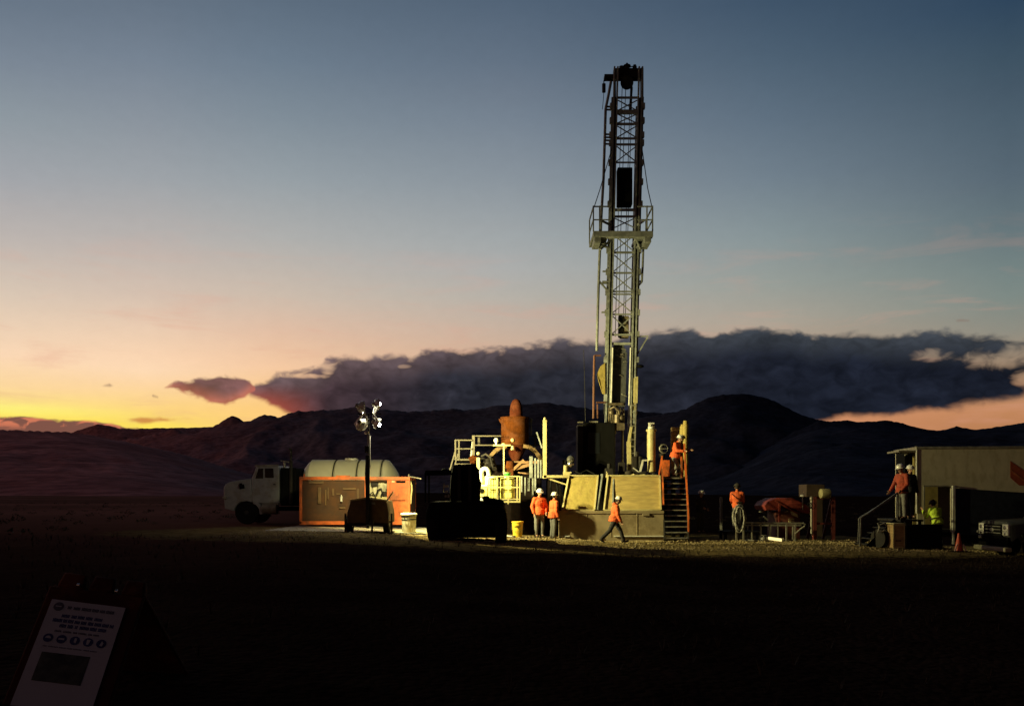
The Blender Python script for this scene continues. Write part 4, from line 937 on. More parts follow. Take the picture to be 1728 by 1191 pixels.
    x0, x1 = X(503, TR), X(672.5, TR+.3); r = 1.12
    prof = [(.02, 0), (.45, .03), (.80, .12), (1.0, .28), (1.09, .42), (r, .55)]
    xs = [x0+.55+i*.02 for i in (0,)]
    grooves = [X(p, TR) for p in (521.5, 560.5, 600.5, 641.5)]
    for gx in grooves: prof += [(r, gx-x0-.07), (r-.05, gx-x0-.03), (r-.05, gx-x0+.03), (r, gx-x0+.07)]
    Ln = x1-x0; prof += [(r, Ln-.62), (1.08, Ln-.50), (.80, Ln-.28), (.5, Ln-.10), (.2, Ln-.02), (.02, Ln)]
    b = MB(); b.lathe((x0, yc, zc), prof, (1, 0, 0), 40); tk = b.build('tank', M_tank, truck)
    for gx in grooves:
        b = MB(); b.lathe((gx, yc, zc), [(r-.03, -.025), (r-.012, -.025), (r-.012, .025), (r-.03, .025)], (1, 0, 0), 40, close=False); b.build('strap', M_dark, tk)
    b = MB(); b.cyl((X(585, TR), yc, zc+r-.03), (X(585, TR), yc, zc+r+.06), .28, n=20); b.build('fill_cap', M_white, tk)
    b = MB(); b.bx(x0+.3, x1-.3, yc-.8, yc+.8, Z(848, TR), zc-.8); b.build('tank_cradle', M_dark, truck)
build_truck()

# ------------------------------------------------------------------ orange equipment container
CD = 35.0
cont = thing('equipment_container', 'orange steel container with an open bay showing machinery, behind the light tower', 'container', (X(600, CD), CD+1.1, gz(X(600, CD), CD)))
def build_cont():
    def B(px0, px1, py0, py1, d0, d1, b): return b.bx(X(px0, CD), X(px1, CD), CD+d0, CD+d1, Z(py1, CD), Z(py0, CD))
    b = MB(); B(505, 692, 804, 809.5, 0, .14, b); B(505, 692, 804, 808, 2.0, 2.14, b); B(505, 509, 809.5, 884, 0, .14, b); B(687.5, 692, 809.5, 884, 0, .14, b); B(615, 621, 809.5, 884, 0, .12, b); B(653, 658, 809.5, 884, 0, .12, b); B(505, 692, 879, 885, 0, .14, b)
    B(505, 509, 808, 884, 2.0, 2.14, b); B(688, 692, 808, 884, 2.0, 2.14, b); B(505, 509, 804.5, 808, .14, 2, b); B(688, 692, 804.5, 808, .14, 2, b)
    b.build('frame', M_orange, cont, bevel=.012)
    b = MB(); B(509, 615, 810, 879, .10, .15, b); pn = b.build('tool_panel', M_brown, cont)
    b = MB(); B(520, 545, 811, 816, .06, .10, b); B(552, 554, 822, 842, .05, .10, b); B(560, 563, 824, 836, .05, .10, b); B(602, 605, 824, 844, .05, .10, b); B(578, 600, 823, 826, .06, .10, b); B(548, 550, 826, 852, .05, .1, b); B(536, 541, 822, 850, .04, .1, b); B(567, 574, 832, 834, .05, .1, b); B(572, 582, 855, 858, .05, .1, b); b.build('hung_tool', mat('tan_tool', (.13, .075, .032), .7), pn, bevel=.006)
    b = MB(); c = W(576, 846, CD+.03); b.cyl(c, W(576, 837, CD+.03), .05, n=12); b.cyl(W(576, 837, CD+.03), W(576, 834.5, CD+.03), .02); b.build('extinguisher', M_white, pn)
    b = MB(); B(658, 687.5, 810, 879, .04, .09, b); dp = b.build('end_panel', M_orange, cont)
    b = MB(); B(668, 684, 811, 814.5, .032, .04, b); B(658.5, 684, 843.6, 844.8, .03, .04, b); b.build('slot', M_black, dp)
    b = MB(); B(661, 666, 810.5, 814, .0, .04, b); b.build('label_tag', M_cream, dp)
    b = MB(); B(615, 688, 809, 880, 1.0, 1.05, b); B(509, 615, 809, 880, 2.02, 2.06, b); B(505.5, 508, 809, 880, .14, 2.0, b); B(689, 691.5, 809, 880, .14, 2.0, b); b.build('inner_wall', M_brown, cont)
    b = MB(); B(621, 653, 838, 845, .2, 1.0, b); b.build('shelf', M_cream, cont)
    b = MB(); b.cyl(W(645, 838, CD+.5), W(645, 812, CD+.5), .20, n=16); b.cyl(W(635, 838, CD+.4), W(632, 822, CD+.4), .12); b.ell(W(650, 820, CD+.4), (.1, .1, .18)); b.cyl(W(626, 838, CD+.4), W(624, 814, CD+.4), .09); b.bx(X(637, CD), X(643, CD), CD+.3, CD+.5, Z(818, CD), Z(811, CD)); b.build('pump', mat('pale_machinery', (.50, .47, .34), .5, var=.3), cont)
    b = MB(); b.bx(X(624, CD), X(636, CD), CD+.25, CD+.5, Z(820, CD), Z(812, CD)); b.tube([W(634, 836, CD+.25), W(638, 826, CD+.2), W(643, 824, CD+.22), W(645, 831, CD+.2), W(643, 839, CD+.22)], .035, 8); b.tube([W(622, 836, CD+.2), W(629, 830, CD+.15), W(634, 840, CD+.2)], .03, 8); b.cyl(W(650, 838, CD+.3), W(650, 829, CD+.3), .09); b.build('motor', M_dark, cont)
    b = MB(); b.beam(W(690, 803.5, CD), W(711, 807.5, CD-.2), .035); b.cyl(W(690, 806, CD+.05), W(690, 800, CD+.05), .03); b.build('top_bar', M_galv, cont)
    b = MB(); b.tube([W(692.5, 812, CD+.1), W(694.5, 818, CD+.1), W(695, 826, CD+.1), W(693.5, 838, CD+.1), W(693, 850, CD+.1)], .035, 8); b.build('hanging_hose', M_cream, cont)
    b = MB(); B(512, 514, 799, 804, .04, .07, b); B(567, 590, 802, 804, .0, .1, b); b.build('top_fitting', M_orange, cont)
build_cont()

# pale liner sheet under it
def liner():
    b = MB(); nx, ny = 40, 14; x0, x1 = X(490, 33), X(716, 31); vs = []
    for j in range(ny+1):
        y = 31.35 + (37.0-31.35)*j/ny
        for i in range(nx+1):
            x = -8.9 + (-3.05+8.9)*i/nx; e = .12*noise.noise(Vector((x*.9, j*.4, 3)))
            yy = y + (e*1.2 + max(0, (-x-5.5))*.28 if j == 0 else 0)
            vs.append((x, yy, gz(x, yy) + .022 + .018*noise.noise(Vector((x*2.2, y*2.2, 8)))))
    b.add(vs, [(j*(nx+1)+i, j*(nx+1)+i+1, (j+1)*(nx+1)+i+1, (j+1)*(nx+1)+i) for j in range(ny) for i in range(nx)])
    o = b.build('ground_liner', mat('pale_liner', (.60, .56, .44), .6, var=.2, scale=2, dirt=(.25, .19, .1), dirt_amt=.6, bump=.3, bscale=9))
    s = o.modifiers.new('s', 'SOLIDIFY'); s.thickness = .01
    tag(o, 'pale plastic ground sheet spread under the container and light tower', 'ground sheet')
liner()
BX, BD = X(690, 31.6), 31.6
bz = gz(BX, BD)
bn = thing('lidded_bin', 'pale round bin with a lid and strap standing beside the orange container', 'bin', (BX, BD, bz))
b = MB(); b.lathe((BX, BD, bz+.03), [(.225, 0), (.235, .02), (.268, .64), (.27, .66), (.25, .66)], n=26); b.build('bin_body', mat('pale_bin_plastic', (.62, .60, .46), .5, var=.1, dirt=(.3, .25, .15), dirt_amt=.4), bn)
b = MB(); b.lathe((BX, BD, bz+.69), [(.27, -.04), (.295, -.035), (.30, 0), (.28, .03), (.20, .045), (.01, .05)], n=26); b.build('lid', M_white, bn)
b = MB(); b.lathe((BX, BD, bz+.50), [(.258, -.015), (.270, -.015), (.272, .015), (.26, .015)], n=26, close=False); b.tube([(BX-.12, BD-.25, bz+.57), (BX-.12, BD-.29, bz+.48), (BX-.03, BD-.31, bz+.47), (BX-.02, BD-.28, bz+.57)], .014, 6); b.lathe((BX, BD, bz+.60), [(.262, -.012), (.276, -.012), (.277, .012), (.264, .012)], n=26, close=False); b.build('strap', M_dark, bn)
def ground_hose(name, pts, r, m, label, cat):
    b = MB(); P = [Vector((x, y, gz(x, y)+r+.012)) for x, y in pts]; Q = []
    for i in range(len(P)-1):
        a = P[max(0, i-1)]; p, q = P[i], P[i+1]; d = P[min(len(P)-1, i+2)]
        for k in range(6):
            t = k/6; Q.append(.5*((2*p)+(q-a)*t+(2*a-5*p+4*q-d)*t*t+(-a+3*p-3*q+d)*t**3))
    Q.append(P[-1]); b.tube(Q, r, 8); o = rebase(b.build(name, m)); tag(o, label, cat); return o
ground_hose('hose', [(-4.3, 31.5), (-3.9, 31.9), (-3.5, 32.5), (-3.1, 32.3), (-2.8, 32.6), (-2.4, 33)], .035, M_cream, 'pale hose snaking over the ground sheet past the lidded bin', 'hose')
ground_hose('cable', [(-5.0, 30.6), (-4.6, 30.5), (-4.0, 30.75), (-3.4, 30.9), (-3.0, 31.0)], .022, M_rubber, 'dark cable lying on the ground between the light tower and the loader', 'cable')

# ------------------------------------------------------------------ dark loader in front
LD = 28.0
load = thing('telehandler', 'black silhouetted loader with a tall upright mast parked in front of the mud plant', 'loader', (X(787, LD), LD+1.2, gz(X(787, LD), LD+1)))
def build_loader():
    def B(b, px0, px1, py0, py1, d0, d1): return b.bx(X(px0, LD), X(px1, LD), LD+d0, LD+d1, Z(py1, LD), Z(py0, LD))
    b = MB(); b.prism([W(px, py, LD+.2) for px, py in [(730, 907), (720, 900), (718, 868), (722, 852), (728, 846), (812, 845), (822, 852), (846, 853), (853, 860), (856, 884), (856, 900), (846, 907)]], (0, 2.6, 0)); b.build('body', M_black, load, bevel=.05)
    b = MB(); b.prism([W(px, py, LD+.5) for px, py in [(760, 850), (759, 826), (761, 800), (764, 784), (800, 782), (807, 792), (808, 806), (811, 815), (809, 830), (809, 850)]], (0, .9, 0)); b.build('mast_carriage', M_black, load, bevel=.04)
    b = MB(); b.beam(W(775, 783, LD+.45), W(775, 848, LD+.45), .10); b.beam(W(793, 783, LD+.45), W(793, 848, LD+.45), .10); b.build('lift_rail', M_dark, load)
    b = MB(); b.ell(W(829, 846, LD+1), (.26, .3, .12)); b.cyl(W(829, 857, LD+1), W(829, 846, LD+1), .16); b.ell(W(843, 850, LD+1), (.16, .2, .17)); b.build('engine_cover', M_black, load)
    b = MB(); b.cyl(W(818, 852, LD+.8), W(818, 841, LD+.8), .06); b.ell(W(820, 840, LD+.8), (.13, .08, .07)); b.build('exhaust', M_black, load)
    b = MB(); b.beam(W(718, 848, LD+.4), W(718, 798, LD+.4), .05); b.beam(W(718, 798, LD+.4), W(762, 797, LD+.4), .08, .16); b.beam(W(724, 848, LD+1.6), W(724, 798, LD+1.6), .05); b.beam(W(718, 798, LD+.4), W(724, 798, LD+1.6), .05); b.ell(W(750, 793, LD+.5), (.10, .08, .05)); b.build('roll_frame', M_black, load)
    b = MB(); B(b, 746, 755, 818, 822, .35, .5); b.beam(W(748, 830, LD+.4), W(750, 815, LD+.4), .03); B(b, 750, 754, 828, 831, .35, .42); B(b, 749, 752, 835, 839, .35, .42); B(b, 754, 757, 834, 839, .35, .42); b.build('control_lever', mat('dim_chrome', (.5, .5, .46), .3, metal=.5), load)
    for px in (730, 845):
        for d in (.55, 2.35): wheel(load, Vector((X(px, LD), LD+d, gz(X(px, LD), LD+d)+.44)), .44, .36, axis=(1, 0, 0), rim=M_dark)
build_loader()
random.seed(5)
def scrap(px, py, D, wpx, label):
    b = MB(); n = 9; vs = []; c = W(px, py, D); w_ = wpx*D/F
    for j in range(5):
        for i in range(n):
            x = c.x + (i/(n-1)-.5)*w_ + .04*noise.noise(Vector((i*.9, j, px))); y = D+.25-.12*j + .05*noise.noise(Vector((i*.7, px, 4)))
            vs.append((x, y, gz(x, y)+.02+.10*abs(noise.noise(Vector((i*.8, j*.9, px*.1))))*(1 if 0 < i < n-1 else .3)))
    b.add(vs, [(j*n+i, j*n+i+1, (j+1)*n+i+1, (j+1)*n+i) for j in range(4) for i in range(n-1)])
    o = rebase(b.build('plastic_sheet', mat('pale_scrap', (.6, .58, .5), .4))); s = o.modifiers.new('s', 'SOLIDIFY'); s.thickness = .006; tag(o, label, 'plastic scrap')
scrap(798, 908, 28.75, 18, 'crumpled pale plastic scrap on the ground under the loader')
scrap(826, 910, 28.5, 20, 'thin white plastic strip on the ground by the loader wheel')

# ------------------------------------------------------------------ mud plant
UD = 35.0
plant = thing('mud_plant', 'steel skid with a raised railed walkway carrying the rusty silo', 'mud plant', (X(850, UD), UD+1, gz(X(850, UD), UD)))
def build_plant():
    def bm(b, a, c, w=.05, h=None, d=0, d2=None): return b.beam(W(*a, UD+d), W(*c, UD+(d if d2 is None else d2)), w, h)
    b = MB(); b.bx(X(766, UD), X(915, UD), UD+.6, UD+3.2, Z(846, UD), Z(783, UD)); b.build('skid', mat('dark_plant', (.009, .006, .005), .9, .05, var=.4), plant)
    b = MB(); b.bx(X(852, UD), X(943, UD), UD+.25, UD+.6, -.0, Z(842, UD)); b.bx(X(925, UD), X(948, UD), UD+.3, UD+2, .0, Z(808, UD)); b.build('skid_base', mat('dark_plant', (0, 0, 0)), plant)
    b = MB(); b.bx(X(769, UD), X(800, UD), UD+.2, UD+1.4, Z(776.5, UD), Z(773.5, UD)); b.bx(X(768, UD), X(795, UD), UD-.1, UD+.2, Z(784, UD), Z(782, UD)); b.build('walkway', M_rail, plant)
    b = MB()
    for px in (768.5, 774.5): bm(b, (px, 742), (px, 776), .06, d=.2)
    for y in (742.5, 757): bm(b, (768, y), (797, y), .045, d=.2)
    bm(b, (768.5, 760), (758, 797), .05, d=.2); bm(b, (773, 765), (764, 797), .05, d=.6)
    bm(b, (768, 745), (768.5, 776), .05, d=1.3); b.build('guard_rail', M_rail, plant)
    b = MB(); bm(b, (799, 734.5), (799, 783), .10, d=.3)
    for y in (735.5, 751): bm(b, (799, y), (912, y), .045, d=1.95); bm(b, (799, y), (799, y), .045, d=.3, d2=1.95)
    bm(b, (799, 751), (838, 751), .04, d=.3); bm(b, (799, 735.5), (845, 735.5), .045, d=.3)
    bm(b, (808, 737), (808, 752), .09, d=1.4); bm(b, (903, 738), (903, 765), .05, d=1.4); b.build('guard_rail', M_rail, plant)
    b = MB(); bm(b, (794, 778), (798, 742), .07, d=.35); bm(b, (905.5, 729), (914.5, 756), .11, .05, d=.2); b.build('diagonal_strut', M_mast, plant)
    b = MB(); bm(b, (807, 772), (807, 792), .13, d=.1); b.ell(W(807, 765, UD+.1), .07); b.build('yellow_post', M_cream, plant)
    b = MB(); b.bx(X(793, UD), X(804, UD), UD+.1, UD+.5, Z(782, UD), Z(770, UD)); b.cyl(W(801, 771, UD+.2), W(793, 777, UD+.2), .12); b.cyl(W(795, 779, UD+.05), W(801, 779, UD+.05), .07); b.build('orange_pump', M_rust, plant)
    b = MB()
    for k, (px, py, r) in enumerate(((815, 775, .16), (822, 778, .2), (830, 773, .14), (818, 785, .18), (833, 783, .14))): b.cyl(W(px, py, UD+.5), W(px+random.uniform(-3, 3), py+8, UD+.3), r*.7, n=12)
    b.tube([W(812, 770, UD+.2), W(820, 766, UD+.15), (W(828, 772, UD+.1)), W(831, 786, UD+.2)], .05, 8); b.build('motor_cluster', M_dark, plant)
    b = MB()
    for px, y0, y1, w_ in ((896, 770, 806, .13), (903, 773, 828, .07), (908, 775, 806, .07), (912.5, 776, 806, .05), (880, 803, 830, .06), (886, 805, 836, .05), (892, 806, 828, .08), (899, 804, 842, .06)): bm(b, (px, y0), (px, y1), w_, d=.1)
    b.build('pipe_riser', M_mast, plant)
    b = MB(); bm(b, (862, 793), (896, 783), .05, .12, d=.3); bm(b, (866, 792), (884, 776), .06, .10, d=.25); bm(b, (862, 780), (908, 780), .08, .1, d=.6); bm(b, (874, 797), (892, 799), .05, .05, d=.1); b.build('cross_beam', mat('brown_beam', (.24, .13, .06), .7), plant)
    b = MB(); b.bx(X(855, UD), X(866, UD), UD+.2, UD+.5, Z(802, UD), Z(788, UD)); b.cyl(W(861, 790, UD+.35), W(861, 778, UD+.35), .2, .15); b.build('silo_outlet', M_rust, plant)
    b = MB(); RDp = 32.85
    for y in (803.5, 822, 842): b.beam(W(822, y, RDp), W(877, y, RDp), .04)
    for px in (838.5, 857.5, 872.5, 877): b.beam(W(px, 803, RDp), W(px, 845 if px != 857.5 else 850, RDp), .05)
    b.bx(X(822, RDp), X(878, RDp), RDp-.02, RDp+1.2, Z(847.5, RDp), Z(845, RDp)); b.build('tote_rail', M_cream, plant)
build_plant()
silo = thing('mixing_silo', 'rusty round silo with a domed cap standing on curved legs above the mud plant', 'silo', (X(869, UD), UD+1.2, Z(774, UD)))
sD = UD+1.2
b = MB(); b.lathe(W(869, 752, sD), [(.02, 0), (.56, 0), (.565, .4), (.56, 1.09), (.60, 1.12), (.60, 1.15), (.54, 1.15), (.54, 1.05), (.02, 1.05)], n=36); sb = b.build('silo_body', M_rust, silo)
b = MB(); b.prism([W(848.5, 706, sD-.15), W(841.5, 707, sD-.15), W(843, 711, sD-.15), W(847.5, 716, sD-.15)], (0, .3, 0)); b.build('spout_lip', M_rust, sb)
b = MB(); b.lathe(W(871, 706, sD), [(.27, 0), (.265, .2), (.25, .42), (.215, .60), (.15, .73), (.06, .79), (.01, .80)], n=28); b.build('domed_cap', mat('red_rust', (.065, .015, .006), .9, .08, var=.35, dirt=(.12, .04, .02)), silo)
b = MB(); b.lathe(W(871, 773, sD), [(.16, -.1), (.22, 0), (.42, .42), (.44, .5)], n=28, close=False); b.build('hopper_cone', mat('red_rust', (0, 0, 0)), silo)
b = MB()
for s in (-1, 1):
    pts = [W(869+s*14, 752.5, sD-.55), W(869+s*24, 754, sD-.55), W(869+s*33, 760, sD-.55), W(869+s*41, 769, sD-.55), W(869+s*45, 777, sD-.55), W(869+s*46, 786, sD-.55)]
    for p, q in zip(pts, pts[1:]): b.beam(p, q, .14, .14, up=(0, 1, 0))
    pts = [p+Vector((0, 1.0, 0)) for p in pts]
    for p, q in zip(pts, pts[1:]): b.beam(p, q, .10, .10, up=(0, 1, 0))
b.build('curved_leg', mat('brown_leg', (.15, .09, .035), .75, var=.3), silo)
b = MB(); b.ell(W(865, 742.5, sD-.57), (.08, .06, .08)); b.cyl(W(865, 752, sD-.6), W(865, 759, sD-.6), .05, .08); b.build('silo_gauge', M_cream, silo)
b = MB(); b.cyl(W(896, 735, sD), W(896, 712, sD), .025); b.ell(W(896, 709, sD), (.06, .06, .10)); b.build('level_probe', M_galv, silo)
wl = thing('work_light', 'slim T-shaped work light post with a round lamp beside the rusty silo', 'work light', (X(850, 34.2), 34.2, Z(801, 34.2)))
b = MB(); b.beam(W(850, 801, 34.2), W(850, 751, 34.2), .05); b.bx(X(832, 34.2), X(862, 34.2), 34.15, 34.25, Z(752.5, 34.2), Z(750, 34.2)); b.ell(W(850, 749.5, 34.2), (.09, .06, .05)); b.build('post', M_cream, wl)
b = MB(); b.ell(W(837.5, 743, 34.2), (.10, .10, .10)); b.cyl(W(837.5, 750, 34.2), W(837.5, 746, 34.2), .04); b.build('globe', mat('lamp_globe', (.6, .62, .6), .15, bump=0), wl)
# totes, pipe, pails
def tote(px0, px1, D, label):
    t = thing('chemical_tote', label, 'tote', ((X(px0, D)+X(px1, D))/2, D+.5, Z(846, D)), 'pale totes on the mud plant deck')
    M_tote = mat('pale_tote_plastic', (.80, .77, .22), .5, var=.12, bump=.1)
    b = MB(); b.bx(X(px0, D)+.01, X(px1, D)-.01, D+.015, D+.96, Z(842, D), Z(806, D)); b.build('bottle', M_tote, t, bevel=.06)
    b = MB()
    for y in (806, 818, 830, 842): b.beam(W(px0, y, D), W(px1, y, D), .010)
    for k in range(5): px = px0+(px1-px0)*k/4; b.beam(W(px, 805.5, D), W(px, 843, D), .010)
    b.build('cage', M_galv, t, split=False)
    b = MB(); b.bx(X(px0, D), X(px1, D), D, D+1, Z(846, D), Z(843, D)); b.build('pallet', M_dark, t)
    b = MB(); c = W((px0+px1)/2, 806, D+.45); b.cyl(c, c+Vector((0, 0, .05)), .12, n=18); b.build('cap', M_white, t)
tote(823, 841, 32.95, 'pale tote beside the white gooseneck pipe')
tote(843.5, 869, 32.95, 'pale tote carrying the green pail on the mud plant')
t = thing('green_pail', 'small bright green pail standing on a pale tote', 'pail', (X(856, 33.2), 33.2, Z(806, 32.95)))
b = MB(); b.lathe(W(856, 804.5, 33.2), [(.10, 0), (.13, .15), (.135, .16)], n=20); b.build('pail_body', M_green, t)
b = MB(); b.lathe(W(856, 797.5, 33.2), [(.14, -.015), (.14, .012), (.01, .018)], n=20); b.build('pail_lid', mat('pale_green_plastic', (.45, .72, .25), .4), t)
t = thing('vent_pipe', 'white gooseneck vent pipe on a pump box at the left of the totes', 'pipe', (X(818, 33.5), 33.5, Z(846, 33.5)))
b = MB(); b.tube([W(812.5, 815, 33.5), W(812.5, 800, 33.5)] + [W(818.5-6.3*math.cos(a), 797-6.3*math.sin(a), 33.5) for a in [i*math.pi/8 for i in range(1, 8)]] + [W(824.8, 800, 33.5), W(824.8, 818, 33.5)], .085, 14); b.build('gooseneck', M_white, t)
b = MB(); b.bx(X(809, 33.5), X(823, 33.5), 33.5, 33.95, Z(821, 33.5), Z(803, 33.5)); b.build('filter_box', M_white, t, bevel=.02)
b = MB(); b.bx(X(809, 33.5), X(822, 33.5), 33.5, 33.95, Z(838, 33.5), Z(821.5, 33.5)); pb = b.build('pump_box', M_cream, t, bevel=.015)
b = MB(); b.cyl(W(813, 828, 33.5), W(813, 828, 33.46), .09, n=20); b.build('fan_port', M_black, pb)
b = MB(); b.bx(X(809, 33.5), X(823, 33.5), 33.52, 33.95, Z(846, 33.5), Z(839, 33.5)); b.build('pump_base', M_white, t)
px, D = 873.5, 32.9; gx = X(px, D); g0 = gz(gx, D)
t = thing('yellow_bucket', 'yellow plastic bucket on the gravel in front of the mud plant', 'bucket', (gx, D, g0))
b = MB(); b.lathe((gx, D, g0+.01), [(.165, 0), (.17, .02), (.205, .52), (.222, .53), (.222, .57), (.212, .58), (.20, .58), (.165, .06), (.01, .05)], n=28); bb = b.build('bucket_body', M_yel, t)
b = MB()
for k, a in enumerate((-2.2, -1.95, -1.7, -1.45, -1.2)):
    r_ = .1985; p = Vector((gx+r_*math.cos(a), D+r_*math.sin(a), g0+.40+.006*(k % 2))); b.beam(p+Vector((0, 0, -.03)), p+Vector((.02, 0, .03)), .012, .05, up=(0, 1, 0))
b.build('print_band', M_dark, bb, split=False)
b = MB(); b.tube([(gx-.21, D, g0+.5), (gx-.24, D-.1, g0+.3), (gx-.1, D-.22, g0+.22), (gx+.1, D-.22, g0+.22), (gx+.24, D-.1, g0+.3), (gx+.21, D, g0+.5)], .006, 6); b.build('handle', M_galv, t)
ground_hose('hose', [(-.25, 33.0), (-.12, 32.5), (.02, 32.35), (.12, 32.6)], .03, M_white, 'short white hose end lying beside the yellow bucket', 'hose')

# ------------------------------------------------------------------ right side: red conveyor, pipe rack, hoses
ED = 34.6
def thing_at(name, label, cat, px, D, group=None, z=None):
    x = X(px, D); return thing(name, label, cat, (x, D, gz(x, D) if z is None else z), group)
t = thing_at('cuttings_conveyor', 'red machine with a long sloping hood beyond the pipe rack', 'machine', 1330, ED)
b = MB(); b.prism([W(px, py, ED) for px, py in [(1290, 853), (1296, 846), (1311, 840), (1337, 839.5), (1372, 857), (1373, 868), (1352, 864), (1340, 858), (1318, 851), (1312, 861), (1293, 861)]], (0, 1.5, 0)); b.build('sloping_hood', M_red, t, bevel=.02)
b = MB(); b.bx(X(1312, ED), X(1353, ED), ED+.2, ED+1.4, gz(12, 35), Z(862, ED)); b.build('machine_body', mat('dark_red_body', (.12, .03, .02), .7), t, bevel=.02)
b = MB(); b.beam(W(1315, 850, ED-.02), W(1315, 882, ED-.02), .08); b.beam(W(1308, 845, ED-.02), W(1345, 866, ED-.02), .07, .05); b.build('hood_brace', M_red, t)
b = MB(); b.prism([W(1334, 862, ED-.05), W(1345, 866, ED-.05), W(1347, 873, ED-.05), W(1336, 868, ED-.05)], (0, .05, 0)); b.prism([W(1324, 864, ED-.05), W(1330, 861, ED-.05), W(1330, 863, ED-.05)], (0, .04, 0)); b.bx(X(1334, ED), X(1340, ED), ED-.02, ED+.2, Z(877, ED), Z(874.5, ED)); b.bx(X(1333, ED), X(1340, ED), ED-.02, ED+.2, Z(881, ED), Z(878.5, ED)); b.build('pale_cover', M_cream, t)
b = MB(); b.ell(W(1284, 863, ED), (.08, .06, .05)); b.beam(W(1288, 871, ED), W(1296, 877, ED), .05); b.build('latch', M_galv, t)
t = thing_at('steel_stand', 'tall red brown steel stand with a dull box on top', 'stand', 1390, 34.2)
b = MB()
for px, w_ in ((1374.5, .13), (1406, .12)): b.beam((X(px, 34.2), 34.2, gz(13, 34)), W(px, 838, 34.2), w_)
for px in (1377, 1404): b.beam((X(px, 34.2), 35.2, gz(13, 35)), W(px, 838, 35.2), .09)
b.beam(W(1374, 883, 34.2), W(1406, 883, 34.2), .07); b.beam(W(1374, 840.5, 34.2), W(1406, 840.5, 34.2), .07); b.build('post_frame', M_dimred, t)
b = MB(); b.bx(X(1377, 34.4), X(1388, 34.4), 34.4, 35.1, Z(905, 34.4), Z(842, 34.4)); b.build('back_panel', mat('drab_brown_panel', (.045, .026, .018), .8), t)
b = MB(); b.bx(X(1360.5, 34.3), X(1392, 34.3), 34.3, 35.2, Z(838, 34.3), Z(817, 34.3)); b.build('top_box', mat('drab_brown_panel', (0, 0, 0)), t, bevel=.02)
t = thing_at('round_drum', 'olive round drum lying on the red brown steel stand', 'drum', 1391, 34.1, z=Z(840, 34.1))
b = MB(); b.lathe(W(1384, 832.5, 34.1), [(.13, 0), (.18, .02), (.19, .06), (.19, .32), (.18, .37), (.12, .39)], (1, .1, 0), 22); b.build('drum_body', mat('olive_drum', (.30, .27, .14), .7, dirt=(.12, .1, .05)), t)
b = MB(); b.bx(X(1386, 34.1), X(1398, 34.1), 35.0, 34.2, Z(840.3, 34.1), Z(837.5, 34.1)); b.build('drum_cradle', M_dark, t)
t = thing_at('mushroom_light', 'white mushroom-shaped cap on a thin stem above the red machine', 'lamp', 1354.5, 34.6, z=Z(860, 34.6))
b = MB(); b.lathe(W(1354.5, 837.5, 34.6), [(.03, -.02), (.10, 0), (.105, .03), (.07, .07), (.01, .085)], n=20); b.build('cap', M_white, t)
b = MB(); b.cyl(W(1354.5, 860, 34.6), W(1354.5, 837.5, 34.6), .025); b.build('stem', M_galv, t)
t = thing_at('valve_wheel_pipe', 'small pipe with curled hose loops beside the red brown stand', 'pipe', 1369, 34.0)
b = MB(); b.cyl(W(1369.5, 900, 34), W(1369.5, 840, 34), .045); b.ell(W(1369.5, 841, 34), (.07, .07, .09)); b.build('pipe_body', M_galv, t)
b = MB(); b.lathe(W(1371, 853, 33.9), [(.11, -.02), (.13, 0), (.11, .02)], (.3, 1, 0), 18, close=False); b.lathe(W(1366.5, 852, 33.9), [(.09, -.02), (.11, 0), (.09, .02)], (.9, 1, 0), 18, close=False); b.build('hose_loop', M_rubber, t)

PD = 33.0
t = thing_at('pipe_rack', 'low grey rack with a top rail and eight upright posts on the gravel edge', 'rack', 1300, PD)
posts = [(1242.5, 903), (1254.5, 910), (1269, 904), (1284, 904), (1298.5, 905), (1312.5, 908), (1327, 907), (1342, 911)]
for px, py in posts:
    b = MB(); x = X(px, PD); b.beam((x, PD, gz(x, PD)-.02), (x, PD, Z(883, PD)), .05); b.build('post', M_galv, t)
b = MB(); b.beam(W(1245, 881.5, PD), W(1356, 882.5, PD), .07, .055); b.beam(W(1246, 886, PD+.9), W(1352, 886, PD+.9), .06); b.build('top_rail', M_galv, t)
for px in (1262, 1300, 1338):
    b = MB(); x = X(px, PD+.9); b.beam((x, PD+.9, gz(x, PD)-.02), (x, PD+.9, Z(886, PD+.9)), .05); b.build('post', M_galv, t)
b = MB(); b.tube([W(1342, 900, PD-.05), W(1350, 893, PD-.1), W(1357, 888, PD-.1), (W(1359, 884, PD-.1)), W(1355, 882, PD-.1)], .03, 8); b.build('rail_hook', M_galv, t)
t = thing_at('hose_coil', 'tangled pale and dark hose loops hanging at the left end of the pipe rack', 'hose', 1247, PD-.1)
random.seed(21)
M_hose = mat('mottled_hose', (.30, .29, .26), .6, var=.9, scale=16, bump=.4)
for k in range(5):
    b = MB(); pc = 1247+random.uniform(-3, 3); wx = random.uniform(4, 9); y0 = random.uniform(845, 856); y1 = random.uniform(880, 899); pts = []
    for i in range(17):
        a = 2*math.pi*i/16; pts.append(W(pc+wx*math.sin(a)+random.uniform(-.8, .8), (y0+y1)/2-(y1-y0)/2*math.cos(a), PD-.1-.03*k))
    b.tube(pts, .026, 7); b.build('hose_loop', M_hose if k % 2 == 0 else mat('dark_hose', (.05, .05, .05), .7), t)
b = MB(); b.beam((X(1247, PD), PD+.05, gz(X(1247, PD), PD)), W(1247, 846, PD+.05), .06); b.cyl(W(1243, 848, PD-.2), W(1252, 848, PD-.2), .03); b.build('hanger_post', M_dark, t)
t = thing('emissive_tube', 'short glowing pale tube lying on the gravel in front of the pipe rack', 'lamp', (X(1307, 32.3), 32.3, gz(X(1307, 32.3), 32.3)))  # pale tube with a weak emission of its own
